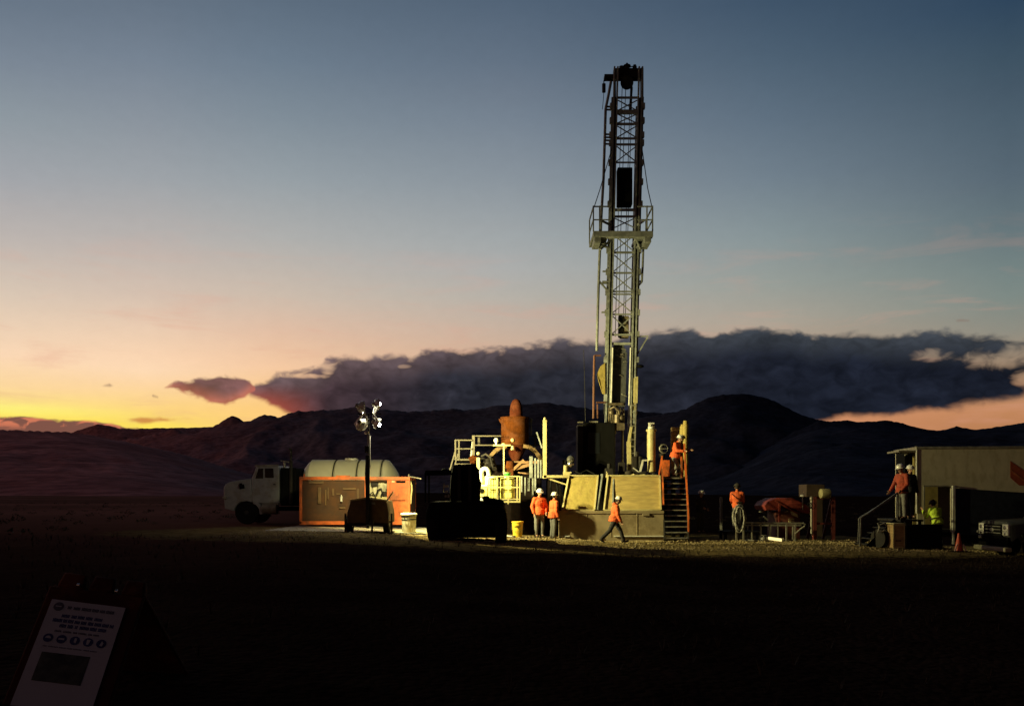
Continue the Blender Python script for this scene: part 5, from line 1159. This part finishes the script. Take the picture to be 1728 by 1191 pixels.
zt = gz(X(1307, 32.3), 32.3)+.09
b = MB(); b.cyl((X(1297, 32.3), 32.35, zt+.04), (X(1318, 32.3), 32.2, zt-.02), .055, n=18); b.build('tube', emis('glowing_tube', (1, .86, .40), 1.0), t)
b = MB(); b.cyl((X(1317.6, 32.3), 32.203, zt), (X(1321, 32.3), 32.18, zt), .06, n=14); b.cyl((X(1294.5, 32.3), 32.37, zt+.03), (X(1297.2, 32.3), 32.349, zt+.03), .06, n=14); b.build('end_cap', M_galv, t)
t = thing('valve_fitting', 'small grey valve fitting on the gravel left of the glowing tube', 'valve', (X(1289, 32.4), 32.4, gz(X(1289, 32.4), 32.4)))
zt = gz(X(1289, 32.4), 32.4)
b = MB(); b.ell((X(1289, 32.4), 32.4, zt+.09), (.12, .1, .1)); b.cyl((X(1283, 32.4), 32.4, zt+.07), (X(1295, 32.4), 32.4, zt+.07), .05); b.cyl((X(1289, 32.4), 32.4, zt+.1), (X(1289, 32.4), 32.4, zt+.24), .025); b.build('valve_body', M_galv, t)
b = MB(); b.lathe((X(1289, 32.4), 32.4, zt+.24), [(.09, -.012), (.11, 0), (.09, .012)], n=18, close=False); b.beam((X(1289, 32.4)-.1, 32.4, zt+.24), (X(1289, 32.4)+.1, 32.4, zt+.24), .02); b.build('hand_wheel', M_galv, t)
ground_hose('hose', [(X(1255, 32.5), 32.3), (X(1262, 32.5), 32.6), (X(1270, 32.5), 32.3), (X(1278, 32.5), 32.5)], .03, M_galv, 'grey hose curled on the gravel at the foot of the pipe rack', 'hose')
t = thing_at('marker_post', 'short pale marker post beyond the stairs', 'post', 1217, 38)
b = MB(); x = X(1217, 38); b.bx(x-.05, x+.05, 37.97, 38.03, gz(x, 38)-.02, Z(838, 38)); b.build('shaft', mat('faded_white', (.4, .4, .38), .7), t, bevel=.01)
b = MB(); b.bx(x-.056, x+.056, 37.964, 38.036, Z(846, 38), Z(840, 38)); b.build('reflector_band', M_tape, t)
t = thing_at('steel_deck', 'low dark steel deck under the worker with the orange jacket and harness', 'deck', 1247, 33.9)
x = X(1247, 33.9); zd = .34
b = MB(); b.bx(x-.7, x+.7, 33.45, 34.4, zd-.06, zd); b.build('deck_plate', M_black, t)
for dx in (-.6, .6):
    for dy in (33.55, 34.3):
        b = MB(); b.beam((x+dx, dy, gz(x, 34)-.02), (x+dx, dy, zd-.05), .09); b.build('leg', M_black, t)
person('worker in orange jacket with a dark diagonal harness strap standing behind the pipe rack', 1244, 896, 33.8, 1.78, yaw=R(165), nod=.3, sash=True, hat=mat('dark_cap', (.03, .025, .02), .8), z=zd+.004,
       arms={'L': ((.15, -.3, -1), (-.1, -.8, -.3)), 'R': ((-.15, -.3, -1), (.1, -.8, -.3))}, legs=ST)

# ------------------------------------------------------------------ office trailer on the right
VD = 31.0
M_tw = mat('trailer_wall', (.46, .43, .33), .6, var=.1, scale=2, bump=.03, bscale=3, stretch=(2, 1, 1), dirt=(.28, .24, .15), dirt_amt=.4)
tr = thing('office_trailer', 'long pale site office trailer with an open doorway and a red emblem', 'trailer', (X(1548, VD), VD, gz(15, VD)))
def build_trailer():
    x0, x1 = X(1548, VD), X(1548, VD)+9.5
    zt, zb = Z(757.5, VD), .42
    dx0, dx1, dzt = X(1560, VD), X(1602, VD), Z(821, VD)
    b = MB(); b.bx(x0, dx0, VD, VD+.06, zb, zt); b.bx(dx1, x1, VD, VD+.06, zb, zt); b.bx(dx0, dx1, VD, VD+.06, dzt, zt)
    b.bx(x0, x1, VD+2.3, VD+2.36, zb, zt); b.bx(x1-.06, x1, VD+.06, VD+2.3, zb, zt); b.build('wall', M_tw, tr)
    b = MB(); b.bx(x0-.05, x1+.05, VD-.04, VD+2.4, zt, zt+.08); b.build('roof', M_galv, tr, bevel=.01)
    b = MB(); b.bx(x0, x1, VD+.06, VD+2.3, zb, zb+.08); b.build('floor', M_dark, tr)
    b = MB(); b.bx(x0, x0+.05, VD+1.3, VD+2.3, zb, zt-.002); b.build('end_wall', mat('shade_dark_end', (.006, .006, .008), .9, .05), tr)  # near-black colour stands in for the end wall being unlit
    b = MB(); b.bx(X(1546, VD), x0+.001, VD-.02, VD+.05, Z(866, VD), zt); b.build('corner_post', M_white, tr, bevel=.008)
    b = MB(); b.bx(X(1541, VD+.1), X(1546, VD), VD+.1, VD+.14, Z(858, VD), Z(772, VD)); b.build('end_door', mat('pale_yellow_door', (.5, .42, .14), .6, var=.2), tr)
    b = MB(); b.beam(W(1521, 766, VD+1.2), W(1547, 755.5, VD), .05, .12); b.bx(x0-.62, x0, VD, VD+1.3, zt-.10, zt-.04); b.build('porch_canopy', M_galv, tr)
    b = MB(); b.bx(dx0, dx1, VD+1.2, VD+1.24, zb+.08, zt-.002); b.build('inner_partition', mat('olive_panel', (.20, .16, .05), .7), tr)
    b = MB(); b.bx(dx0-.05, dx0, VD-.03, VD+.0, zb, dzt+.05); b.bx(dx0-.05, dx1+.05, VD-.03, VD-.002, dzt, dzt+.05); b.build('door_frame', M_galv, tr)
    b = MB(); b.bx(dx1+.02, dx1+.08, VD-.10, VD-.035, .0, dzt+.04); b.bx(dx1+.09, dx1+.13, VD-.09, VD-.04, zb+.9, dzt+.04); b.build('door_post', M_white, tr)
    b = MB(); b.prism([(dx1+.15, VD-.03, zb-.1), (x1-.05, VD-.03, zb-.1), (x1-.05, VD-.03, dzt-.62), (dx1+2.6, VD-.03, dzt-.22), (dx1+.15, VD-.03, dzt-.05)], (0, .028, 0)); b.build('lower_navy_panel', mat('dark_navy', (.012, .015, .028), .7, .2, var=.3), tr)  # dark navy sheet over the lower wall, top edge sloping down rightwards
    # emblem
    b = MB(); b.prism([W(px, py, VD-.006) for px, py in [(1697, 778), (1727, 800), (1727, 819), (1711, 819), (1697, 806)]], (0, .005, 0)); em = b.build('emblem', mat('emblem_red', (.26, .05, .02), .6), tr, smoothed=False)
    b = MB(); b.beam(W(1698, 794, VD-.008), W(1726, 816, VD-.008), .006, .05, up=(0, 0, 1)); b.build('emblem_stripe', mat('emblem_orange', (.30, .09, .035), .6), em)
    for k in range(2):
        for px in (1655, 1690): wheel(tr, Vector((X(px, VD), VD+.35+k*1.6, gz(15, VD)+.40)), .40, .24)
    b = MB(); b.bx(x0+.2, x1-.2, VD+.1, VD+.2, .25, zb); b.bx(x0+.2, x1-.2, VD+2.1, VD+2.2, .25, zb)
    for x in (x0+.3, x0+3, x1-1): b.beam((x, VD+.15, gz(15, 31)-.05), (x, VD+.15, .42), .12)
    b.build('chassis', M_black, tr)
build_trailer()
tr.rotation_euler.z = R(-6)
# entrance stairs with landing
SD = 29.4
es = thing('entrance_steps', 'dark metal steps with a sloping handrail up to the trailer end', 'steps', (X(1490, SD), SD, gz(12.3, SD)))
lz = Z(876, SD)
b = MB(); b.bx(X(1512, SD), X(1550, SD), SD-.35, SD+1.5, lz-.06, lz); b.build('landing', M_dark, es)
n_ = 5
for k in range(n_):
    f = (k+.5)/n_; px = 1512-52*f; z = lz + (gz(12, SD)-lz)*f
    b = MB(); b.bx(X(px, SD)-.16, X(px, SD)+.16, SD-.35, SD+.75, z-.03, z); b.build('step', M_dark, es)
b = MB(); b.beam(W(1512, 878, SD-.33), (X(1458, SD), SD-.33, gz(12, SD)), .05, .16); b.beam(W(1512, 878, SD+.73), (X(1458, SD), SD+.73, gz(12, SD)), .05, .16)
for px in (1516, 1545):
    for d in (-.3, 1.4): b.beam((X(px, SD), SD+d, gz(12, SD)-.02), (X(px, SD), SD+d, lz-.05), .07)
b.build('stringer', M_black, es)
b = MB(); b.beam(W(1515, 831, SD-.3), W(1464, 867, SD-.3), .05); b.tube([W(1465, 866.5, SD-.3), W(1456, 871, SD-.3), W(1453, 874, SD-.3)], .028, 8); b.beam(W(1453, 873, SD-.3), (X(1451.5, SD-.3), SD-.3, gz(12, SD)), .05); b.beam(W(1450, 874, SD+.7), (X(1448.5, SD+.7), SD+.7, gz(12, SD)), .045); b.beam(W(1450, 874, SD+.7), W(1512, 836, SD+.7), .045); b.beam(W(1515, 831, SD-.3), (X(1515, SD-.3), SD-.3, lz), .045); b.build('handrail', mat('dull_rail', (.16, .16, .15), .5, metal=.3), es)
person('worker in orange vest and white hard hat at the top of the trailer steps', 1522, 877, 29.3, 1.80, yaw=R(-65), nod=.3, z=lz+.004, hem=.80, jacket=mat('dull_orange_vest', (.36, .06, .03), .85, bump=.5, bscale=16), tape=((.02, mat('dark_band', (.02, .02, .02), .8)),),
       arms={'R': ((-.4, -.1, -1), (-.1, -.45, -.7)), 'L': ((.2, -.1, -1), (-.3, -.5, -.6))}, legs=ST)
person('worker in dark clothes with a white hard hat half hidden at the trailer corner', 1534.5, 876, 30.4, 1.80, yaw=R(10), z=lz+.004, jacket=M_jackd, trousers=M_jeansd, nod=.2, legs=ST)
person('worker in yellow high visibility jacket stooping in the trailer doorway', 1582, 930, 30.2, 1.66, yaw=R(185), lean=.35, nod=.3, jacket=M_hivis, trousers=M_jeans, hat=mat('dark_cap', (.03, .025, .02), .8), hem=.80, z=gz(14.4, 30.2),
       tape=((.13, mat('dark_band', (.02, .02, .02), .8)),), arms={'L': ((.35, -.3, -.8), (.1, -.6, .9)), 'R': ((-.2, -.4, -.9), (-.1, -1, -.2))}, legs={'L': ((.08, -.35, -1), (0, .4, -1)), 'R': ((-.08, -.3, -1), (0, .4, -1))}, bulk=1.06)
# crate, dark skip, cone
t = thing_at('plywood_crate', 'plywood crate with pale battens at the foot of the trailer landing', 'crate', 1518, 28.4)
g_ = gz(X(1518, 28.4), 28.4); D = 28.4
b = MB(); b.bx(X(1509, D), X(1527, D), D, D+.5, g_+.03, Z(885.5, D)); b.build('box', M_ply, t)
b = MB()
for px in (1508, 1526.5): b.bx(X(px, D)-.022, X(px, D)+.022, D-.025, D-.002, g_+.01, Z(884, D))
b.bx(X(1508, D)+.023, X(1526.5, D)-.023, D-.025, D-.002, Z(887, D), Z(884, D)); b.bx(X(1508, D)+.023, X(1526.5, D)-.023, D-.025, D-.002, g_+.03, g_+.08); b.bx(X(1507.5, D), X(1527, D), D-.03, D+.53, Z(884, D), Z(882.5, D)); b.build('batten', M_cream, t)
b = MB()
for k in range(4): b.beam(W(1512+k*2.4, 913, D-.004), W(1513.4+k*2.4, 911, D-.004), .006, .03, up=(0, 0, 1))
b.build('stencil_mark', M_dark, t, split=False)
t = thing_at('steel_skip', 'black open steel bin standing in front of the trailer doorway', 'skip', 1559, 28.3)
D = 28.3; g_ = gz(X(1559, D), D)
b = MB(); x0, x1, z0, z1 = X(1529, D), X(1590, D), g_+.05, Z(886, D)
b.bx(x0, x1, D, D+.04, z0, z1); b.bx(x0, x1, D+1.0, D+1.04, z0, z1); b.bx(x0, x0+.04, D+.04, D+1.0, z0, z1); b.bx(x1-.04, x1, D+.04, D+1.0, z0, z1); b.bx(x0, x1, D, D+1.04, z0-.04, z0); b.build('skip_body', M_black, t)
b = MB(); b.bx(x0-.02, x1+.02, D-.03, D+.03, z1, z1+.03); b.build('skip_rim', M_dark, t)
t = thing_at('cable_reel', 'dark wheel and coiled hose under the trailer steps', 'reel', 1486, 29.0)
c = Vector((X(1486, 29), 29, gz(X(1486, 29), 29)+.30))
b = MB(); b.lathe(c, [(.05, -.12), (.30, -.12), (.30, -.09), (.14, -.08), (.14, .08), (.30, .09), (.30, .12), (.05, .12)], (.9, .4, 0), 24); b.build('reel_drum', M_dark, t)
b = MB(); b.tube([c+Vector((-.16, -.15, .5)), c+Vector((-.12, -.2, .38)), c+Vector((-.18, -.2, .2)), c+Vector((0, -.22, .26)), c+Vector((.12, -.2, .42)), c+Vector((.02, -.2, .5)), c+Vector((-.1, -.18, .44))], .022, 7); b.build('hose_loop', M_hose, t)
t = thing_at('traffic_cone', 'orange traffic cone with pale side straps in front of the trailer', 'traffic cone', 1618, 27.3)
D = 27.3; x = X(1618, D); g_ = gz(x, D)
b = MB(); b.lathe((x, D, g_+.03), [(.125, 0), (.12, .04), (.035, .50), (.03, .53), (.01, .54)], n=24); b.build('cone_body', mat('cone_orange', (.60, .09, .04), .5), t)
b = MB(); b.bx(x-.18, x+.18, D-.18, D+.18, g_, g_+.03); b.build('cone_base', M_black, t)
b = MB(); b.beam((x-.17, D-.1, g_+.03), (x-.09, D-.09, g_+.24), .03); b.beam((x+.17, D-.1, g_+.03), (x+.09, D-.09, g_+.24), .03); b.build('cone_strap', mat('pink_strap', (.6, .4, .38), .6), t)

# ------------------------------------------------------------------ pickup, nose to the left
def build_pickup():
    Dn = 27.9; x0 = X(1703, Dn); drop = gz(x0+1.2, Dn)-.03; g_ = 0.0
    t = thing('pickup_truck', 'dark pickup truck with a bright headlamp and pale bumper cut off by the right edge', 'pickup', (x0+2.6, Dn+.95, 0))
    M_p = mat('dark_pickup_paint', (.05, .055, .055), .5, .3, var=.15, dirt=(.07, .06, .05), dirt_amt=.4)
    yn, yf = Dn, Dn+1.85; zh = 1.25
    def sec(x, zt, zb_, inset=0.0): return [(x, yn+inset, zb_), (x, yn+inset, zt-.10), (x, yn+inset+.10, zt-.015), (x, yn+.5, zt+.02), (x, yf-.5, zt+.02), (x, yf-inset-.10, zt-.015), (x, yf-inset, zt-.10), (x, yf-inset, zb_)]
    S = [sec(x0+.02, zh-.05, .68, .06), sec(x0+.12, zh-.01, .60, .02), sec(x0+.6, zh+.02, .95, 0), sec(x0+1.35, zh+.06, .95, 0), sec(x0+1.5, zh+.07, .55, 0)]
    b = MB(); n = 8; vs = [v for s in S for v in s]
    b.add(vs, [(k*n+i, k*n+(i+1) % n, (k+1)*n+(i+1) % n, (k+1)*n+i) for k in range(len(S)-1) for i in range(n)] + [tuple(range(n))[::-1], tuple(range(4*n, 5*n))]); b.build('hood', M_p, t, bevel=.02)
    zc = 1.92+g_
    b = MB(); b.prism([(x0+1.5, yn, .5), (x0+1.5, yn, zh+.07), (x0+2.25, yn, zc-.04), (x0+2.5, yn, zc), (x0+3.7, yn, zc), (x0+3.95, yn, zh+.08), (x0+3.95, yn, .5)], (0, 1.9, 0)); cb = b.build('cab', M_p, t, bevel=.05)
    b = MB(); b.prism([(x0+1.85, yn-.006, zh+.10), (x0+2.35, yn-.006, zc-.10), (x0+2.75, yn-.006, zc-.08), (x0+2.75, yn-.006, zh+.10)], (0, .02, 0)); b.prism([(x0+2.83, yn-.006, zh+.10), (x0+2.83, yn-.006, zc-.08), (x0+3.55, yn-.006, zc-.08), (x0+3.75, yn-.006, zh+.10)], (0, .02, 0)); b.build('side_window', M_glass, cb)
    b = MB(); b.add([(x0+1.53, yn+.15, zh+.10), (x0+2.22, yn+.2, zc-.08), (x0+2.22, yf-.2, zc-.08), (x0+1.53, yf-.15, zh+.10)], [(0, 1, 2, 3)]); o = b.build('windscreen', M_glass, cb); o.location.x -= .03; s = o.modifiers.new('s', 'SOLIDIFY'); s.thickness = .012
    b = MB(); b.bx(x0+3.97, x0+5.5, yn+.02, yf-.02, .55, zh+.05); b.build('load_bed', M_p, t, bevel=.04)
    b = MB(); b.bx(x0-.03, x0+.03, yn+.38, yf-.38, .74, zh-.12); gr = b.build('grille', M_black, t, bevel=.02)
    b = MB()
    for z in (.84, .95, 1.05): b.bx(x0-.05, x0-.03, yn+.42, yf-.42, z, z+.025)
    b.ell((x0-.05, (yn+yf)/2, .95), (.02, .12, .07)); b.build('grille_bar', mat('dim_trim', (.2, .2, .18), .4), gr)
    for y in (yn+.05, yf-.37):
        b = MB(); b.bx(x0-.025, x0+.09, y, y+.32, .78, zh-.10); hl = b.build('headlight', mat('headlight_glass', (.5, .5, .48), .1, bump=0), t, bevel=.03)
        b = MB(); b.lathe((x0-.03, y+.16, 1.03), [(.07, 0), (.06, -.012), (.01, -.016)], (1, 0, 0), 18); b.bx(x0-.035, x0-.026, y+.03, y+.29, .905, .925); b.lathe((x0-.03, y+.16, .85), [(.05, 0), (.01, -.012)], (1, 0, 0), 16); b.build('reflector', M_chrome, hl)
    b = MB(); b.bx(x0-.16, x0+.10, yn-.02, yf+.02, .27, .42); b.build('bumper', mat('pale_bumper', (.40, .38, .26), .5, dirt=(.2, .17, .1)), t, bevel=.04)
    b = MB(); b.bx(x0-.02, x0+.2, yn+.05, yf-.05, .43, .74); b.build('valance', M_black, t)
    b = MB(); b.ell((x0-.12, yf-.35, .70), (.05, .10, .07)); b.ell((x0-.12, yf-.2, .86), (.04, .07, .05)); b.build('fog_lamp', mat('dim_trim', (0, 0, 0)), t)
    b = MB(); b.beam((x0+1.9, yn-.02, zh+.16), (x0+1.9, yn-.22, zh+.2), .03); b.bx(x0+1.84, x0+1.92, yn-.36, yn-.18, zh+.12, zh+.36); b.build('mirror', M_black, t, bevel=.02)
    for x in (x0+.92, x0+4.6):
        for y in (yn+.12, yf-.12): wheel(t, Vector((x, y, g_+.39)), .39, .26)
    t.location.z = drop
build_pickup()

# ------------------------------------------------------------------ plastic A-frame barricade with notice, near left
def build_sign():
    TL, TR_ = W(88, 1010, 6.40), W(212, 1025, 6.42)
    dn = (W(16, 1191, 5.86)-TL); dn = dn.normalized(); ac = (TR_-TL).normalized()
    nrm = ac.cross(dn).normalized();  nrm = nrm if nrm.y < 0 else -nrm
    wd = (TR_-TL).length
    g_ = .14
    def P(u, v, h=0.0): return TL + ac*u + dn*v + nrm*h
    vend = (TL.z - .13)/(-dn.z)
    t = thing('a_frame_barricade', 'orange plastic folding barricade with three square knobs on top in the near left corner', 'barricade', tuple(Vector((P(wd/2, vend).x, P(wd/2, vend).y+.35, g_))))
    M_bar = mat('dull_orange_plastic', (.06, .02, .013), .85, .08, var=.15, bump=.1, dirt=(.2, .06, .03))
    ex = .10
    b = MB(); b.add([P(-.06, -.12, -.012), P(wd+ex, -.12, -.012), P(wd+ex, vend, -.012), P(-.06, vend, -.012), P(-.06, -.12, -.05), P(wd+ex, -.12, -.05), P(wd+ex, vend, -.05), P(-.06, vend, -.05)], [(0,1,2,3),(7,6,5,4),(0,4,5,1),(1,5,6,2),(2,6,7,3),(3,7,4,0)]); b.build('front_leaf', M_bar, t, bevel=.012)
    top = P(-.06, -.12, -.05); topr = P(wd+ex, -.12, -.05)
    back = Vector((.10, .95, -1.0)).normalized(); lb = (top.z-.13)/(-back.z); lb2 = (topr.z-.13)/(-back.z)
    b = MB(); o = Vector((0, -.03, .02))
    b.add([top, topr, topr+back*lb2, top+back*lb, top+Vector((0, .03, .02)), topr+Vector((0, .03, .02)), topr+back*lb2+Vector((0, .03, .02)), top+back*lb+Vector((0, .03, .02))], [(3,2,1,0),(4,5,6,7),(0,1,5,4),(1,2,6,5),(2,3,7,6),(3,0,4,7)]); b.build('rear_leaf', M_bar, t, bevel=.01)
    for u0, u1 in ((-.01, .19), (.215, .40), (.45, .62)):
        b = MB(); h0, h1 = -.16, -.30
        b.add([P(u0, -.115, -.005), P(u1, -.115, -.005), P(u1, -.115, -.11), P(u0, -.115, -.11), P(u0+.015, -.25, -.01), P(u1-.015, -.25, -.01), P(u1-.015, -.25, -.10), P(u0+.015, -.25, -.10)], [(3,2,1,0),(4,5,6,7),(0,1,5,4),(1,2,6,5),(2,3,7,6),(3,0,4,7)]); b.build('top_knob', M_bar, t, bevel=.018)
    b = MB(); b.cyl(P(.14, -.135, .01), P(.16, -.135, .012), .012); b.cyl(P(.42, -.12, .01), P(.44, -.12, .012), .012); b.build('hinge_pin', M_chrome, t)
    # the notice sheet fixed to it
    nt = thing('notice_sheet', 'white printed safety notice with blue text and five round icons on the barricade', 'notice', tuple(P(wd/2, .5)))
    ph = vend-.12
    b = MB(); b.add([P(0, 0, 0), P(wd, 0, 0), P(wd, ph, 0), P(0, ph, 0), P(0, 0, -.004), P(wd, 0, -.004), P(wd, ph, -.004), P(0, ph, -.004)], [(0,1,2,3),(7,6,5,4),(0,4,5,1),(1,5,6,2),(2,6,7,3),(3,7,4,0)]); b.build('sheet', mat('notice_paper', (.50, .49, .53), .5, var=.04, bump=0), nt)
    M_ink = mat('blue_ink', (.03, .04, .16), .6, bump=0); M_ik2 = mat('grey_ink', (.10, .10, .13), .6, bump=0)
    def q(b, u0, u1, v0, v1): b.add([P(u0, v0, .0015), P(u1, v0, .0015), P(u1, v1, .0015), P(u0, v1, .0015)], [(0, 1, 2, 3)])
    random.seed(3)
    def words(b, u0, u1, v, h):
        u = u0
        while u < u1-.02:
            w_ = random.uniform(.018, .06); 
            k = u
            while k < min(u+w_, u1): q(b, k, k+.0065, v-h*random.uniform(.4, .55), v+h*.5); k += .0095
            u += w_+.014
    b = MB(); words(b, .13, .46, .055, .026); b.build('heading', M_ik2, nt, split=False)
    b = MB(); words(b, .11, .42, .125, .026); words(b, .06, .48, .165, .028); words(b, .12, .44, .205, .028); b.build('bold_text', M_ink, nt, split=False)
    b = MB(); words(b, .10, .42, .25, .014); words(b, .06, .46, .375, .008); b.build('small_text', M_ik2, nt, split=False)
    def disc(c_u, c_v, r, m, name, ring=None):
        b = MB(); n = 24; vs = [P(c_u+r*math.cos(2*math.pi*i/n), c_v+r*math.sin(2*math.pi*i/n), .0015) for i in range(n)]; b.add(vs, [tuple(range(n))]); return b.build(name, m, nt)
    lg = disc(.065, .055, .036, M_ik2, 'logo')
    b = MB(); b.add([P(.045, .05, .003), P(.085, .05, .003), P(.085, .058, .003), P(.045, .058, .003)], [(0, 1, 2, 3)]); b.build('logo_bar', mat('notice_paper', (0, 0, 0)), lg)
    for k in range(5):
        cu = .075+k*.092; cv = .31
        ic = disc(cu, cv, .034, M_ink, 'icon')
        b = MB(); n = 16
        if k == 0: pts = [(cu+.02*math.cos(a), cv+.004+.02*math.sin(a)) for a in [math.pi+i*math.pi/10 for i in range(11)]]
        elif k == 1: pts = [(cu-.02, cv-.008), (cu+.02, cv-.008), (cu+.02, cv+.006), (cu-.02, cv+.006)]
        elif k == 2: pts = [(cu-.004, cv-.02), (cu+.012, cv-.02), (cu+.012, cv+.02), (cu-.004, cv+.012)]
        elif k == 3: pts = [(cu-.012, cv-.02), (cu+.014, cv-.02), (cu+.008, cv+.02), (cu-.008, cv+.02)]
        else: pts = [(cu, cv-.022), (cu+.014, cv-.006), (cu+.01, cv+.02), (cu-.01, cv+.016)]
        b.add([P(u, v, .003) for u, v in pts], [tuple(range(len(pts)))]); b.build('icon_figure', mat('notice_paper', (0, 0, 0)), ic)
    b = MB(); q(b, .07, .40, .42, .64); pc = b.build('printed_picture', mat('dim_picture', (.06, .065, .05), .6, var=.8, scale=14, bump=0), nt)
build_sign()

# ------------------------------------------------------------------ gravel and dry scrub
def scatter(name, n, region, size, m, seed, shape):
    random.seed(seed); b = MB()
    for _ in range(n):
        x, y = region(); s = size(); shape(b, x, y, gz(x, y), s)
    o = b.build(name, m, smoothed=False, split=False); o['kind'] = 'stuff'; return o
def stone(b, x, y, z, s):
    a = random.random()*6.3; ca, sa = math.cos(a), math.sin(a); o = len(b.v)
    for dx, dy, dz in ((1, 0, 0), (0, .8, .1), (-1, .1, 0), (0, -.8, 0), (.1, 0, .75), (0, 0, -.4)):
        k = s*random.uniform(.7, 1.2); b.v.append(Vector((x+(dx*ca-dy*sa)*k, y+(dx*sa+dy*ca)*k, z+dz*k)))
    b.f += [tuple(o+i for i in f) for f in ((0,1,4),(1,2,4),(2,3,4),(3,0,4),(1,0,5),(2,1,5),(3,2,5),(0,3,5))]
def tuft(b, x, y, z, s):
    for _ in range(7):
        a = random.random()*6.3; l = s*random.uniform(.5, 1.2); w_ = s*.05; dx, dy = math.cos(a), math.sin(a); o = len(b.v); tl = random.uniform(.2, .8)
        b.v += [Vector((x-dy*w_, y+dx*w_, z-.02)), Vector((x+dy*w_, y-dx*w_, z-.02)), Vector((x+dx*l*tl, y+dy*l*tl, z+l))]; b.f.append((o, o+1, o+2))
def bush(b, x, y, z, s):
    for _ in range(26):
        a = random.random()*6.3; r = s*random.random()**.5; h = s*.75*random.random()*(1-.5*r/s); l = s*.22; o = len(b.v)
        c = Vector((x+r*math.cos(a), y+r*math.sin(a), z+h)); u = Vector((random.uniform(-1, 1), random.uniform(-1, 1), random.uniform(-.3, 1))).normalized()*l; v = u.cross(Vector((random.uniform(-1, 1), random.uniform(-1, 1), .3))).normalized()*l*.45
        b.v += [c-v, c+u, c+v, c-u*.4]; b.f.append((o, o+1, o+2, o+3))
def pad_region(): 
    return random.uniform(-9.5, 17), 27.2+random.random()*7.0
scatter('gravel', 15000, pad_region, lambda: .014+.06*random.random()**4, mat('gravel_stone', (.30, .235, .12), .95, var=.4, scale=3, bump=0), 1, stone)
def far_region():
    while True:
        y = 24+random.random()**1.5*240; x = random.uniform(-.72, .72)*y
        if y > 48 or x < -15 or (x > 19 and y < 27): return x, y
scatter('dry_grass', 3200, lambda: (random.uniform(-16, 18), 3.5+random.random()**.7*24), lambda: .05+.12*random.random()**2, mat('dry_grass', (.045, .034, .018), .9, var=.4, scale=2, bump=0), 2, tuft)
scatter('sagebrush', 1300, far_region, lambda: .12+.30*random.random()**2, mat('sagebrush', (.075, .07, .045), .95, var=.4, scale=.6, bump=0), 3, bush)
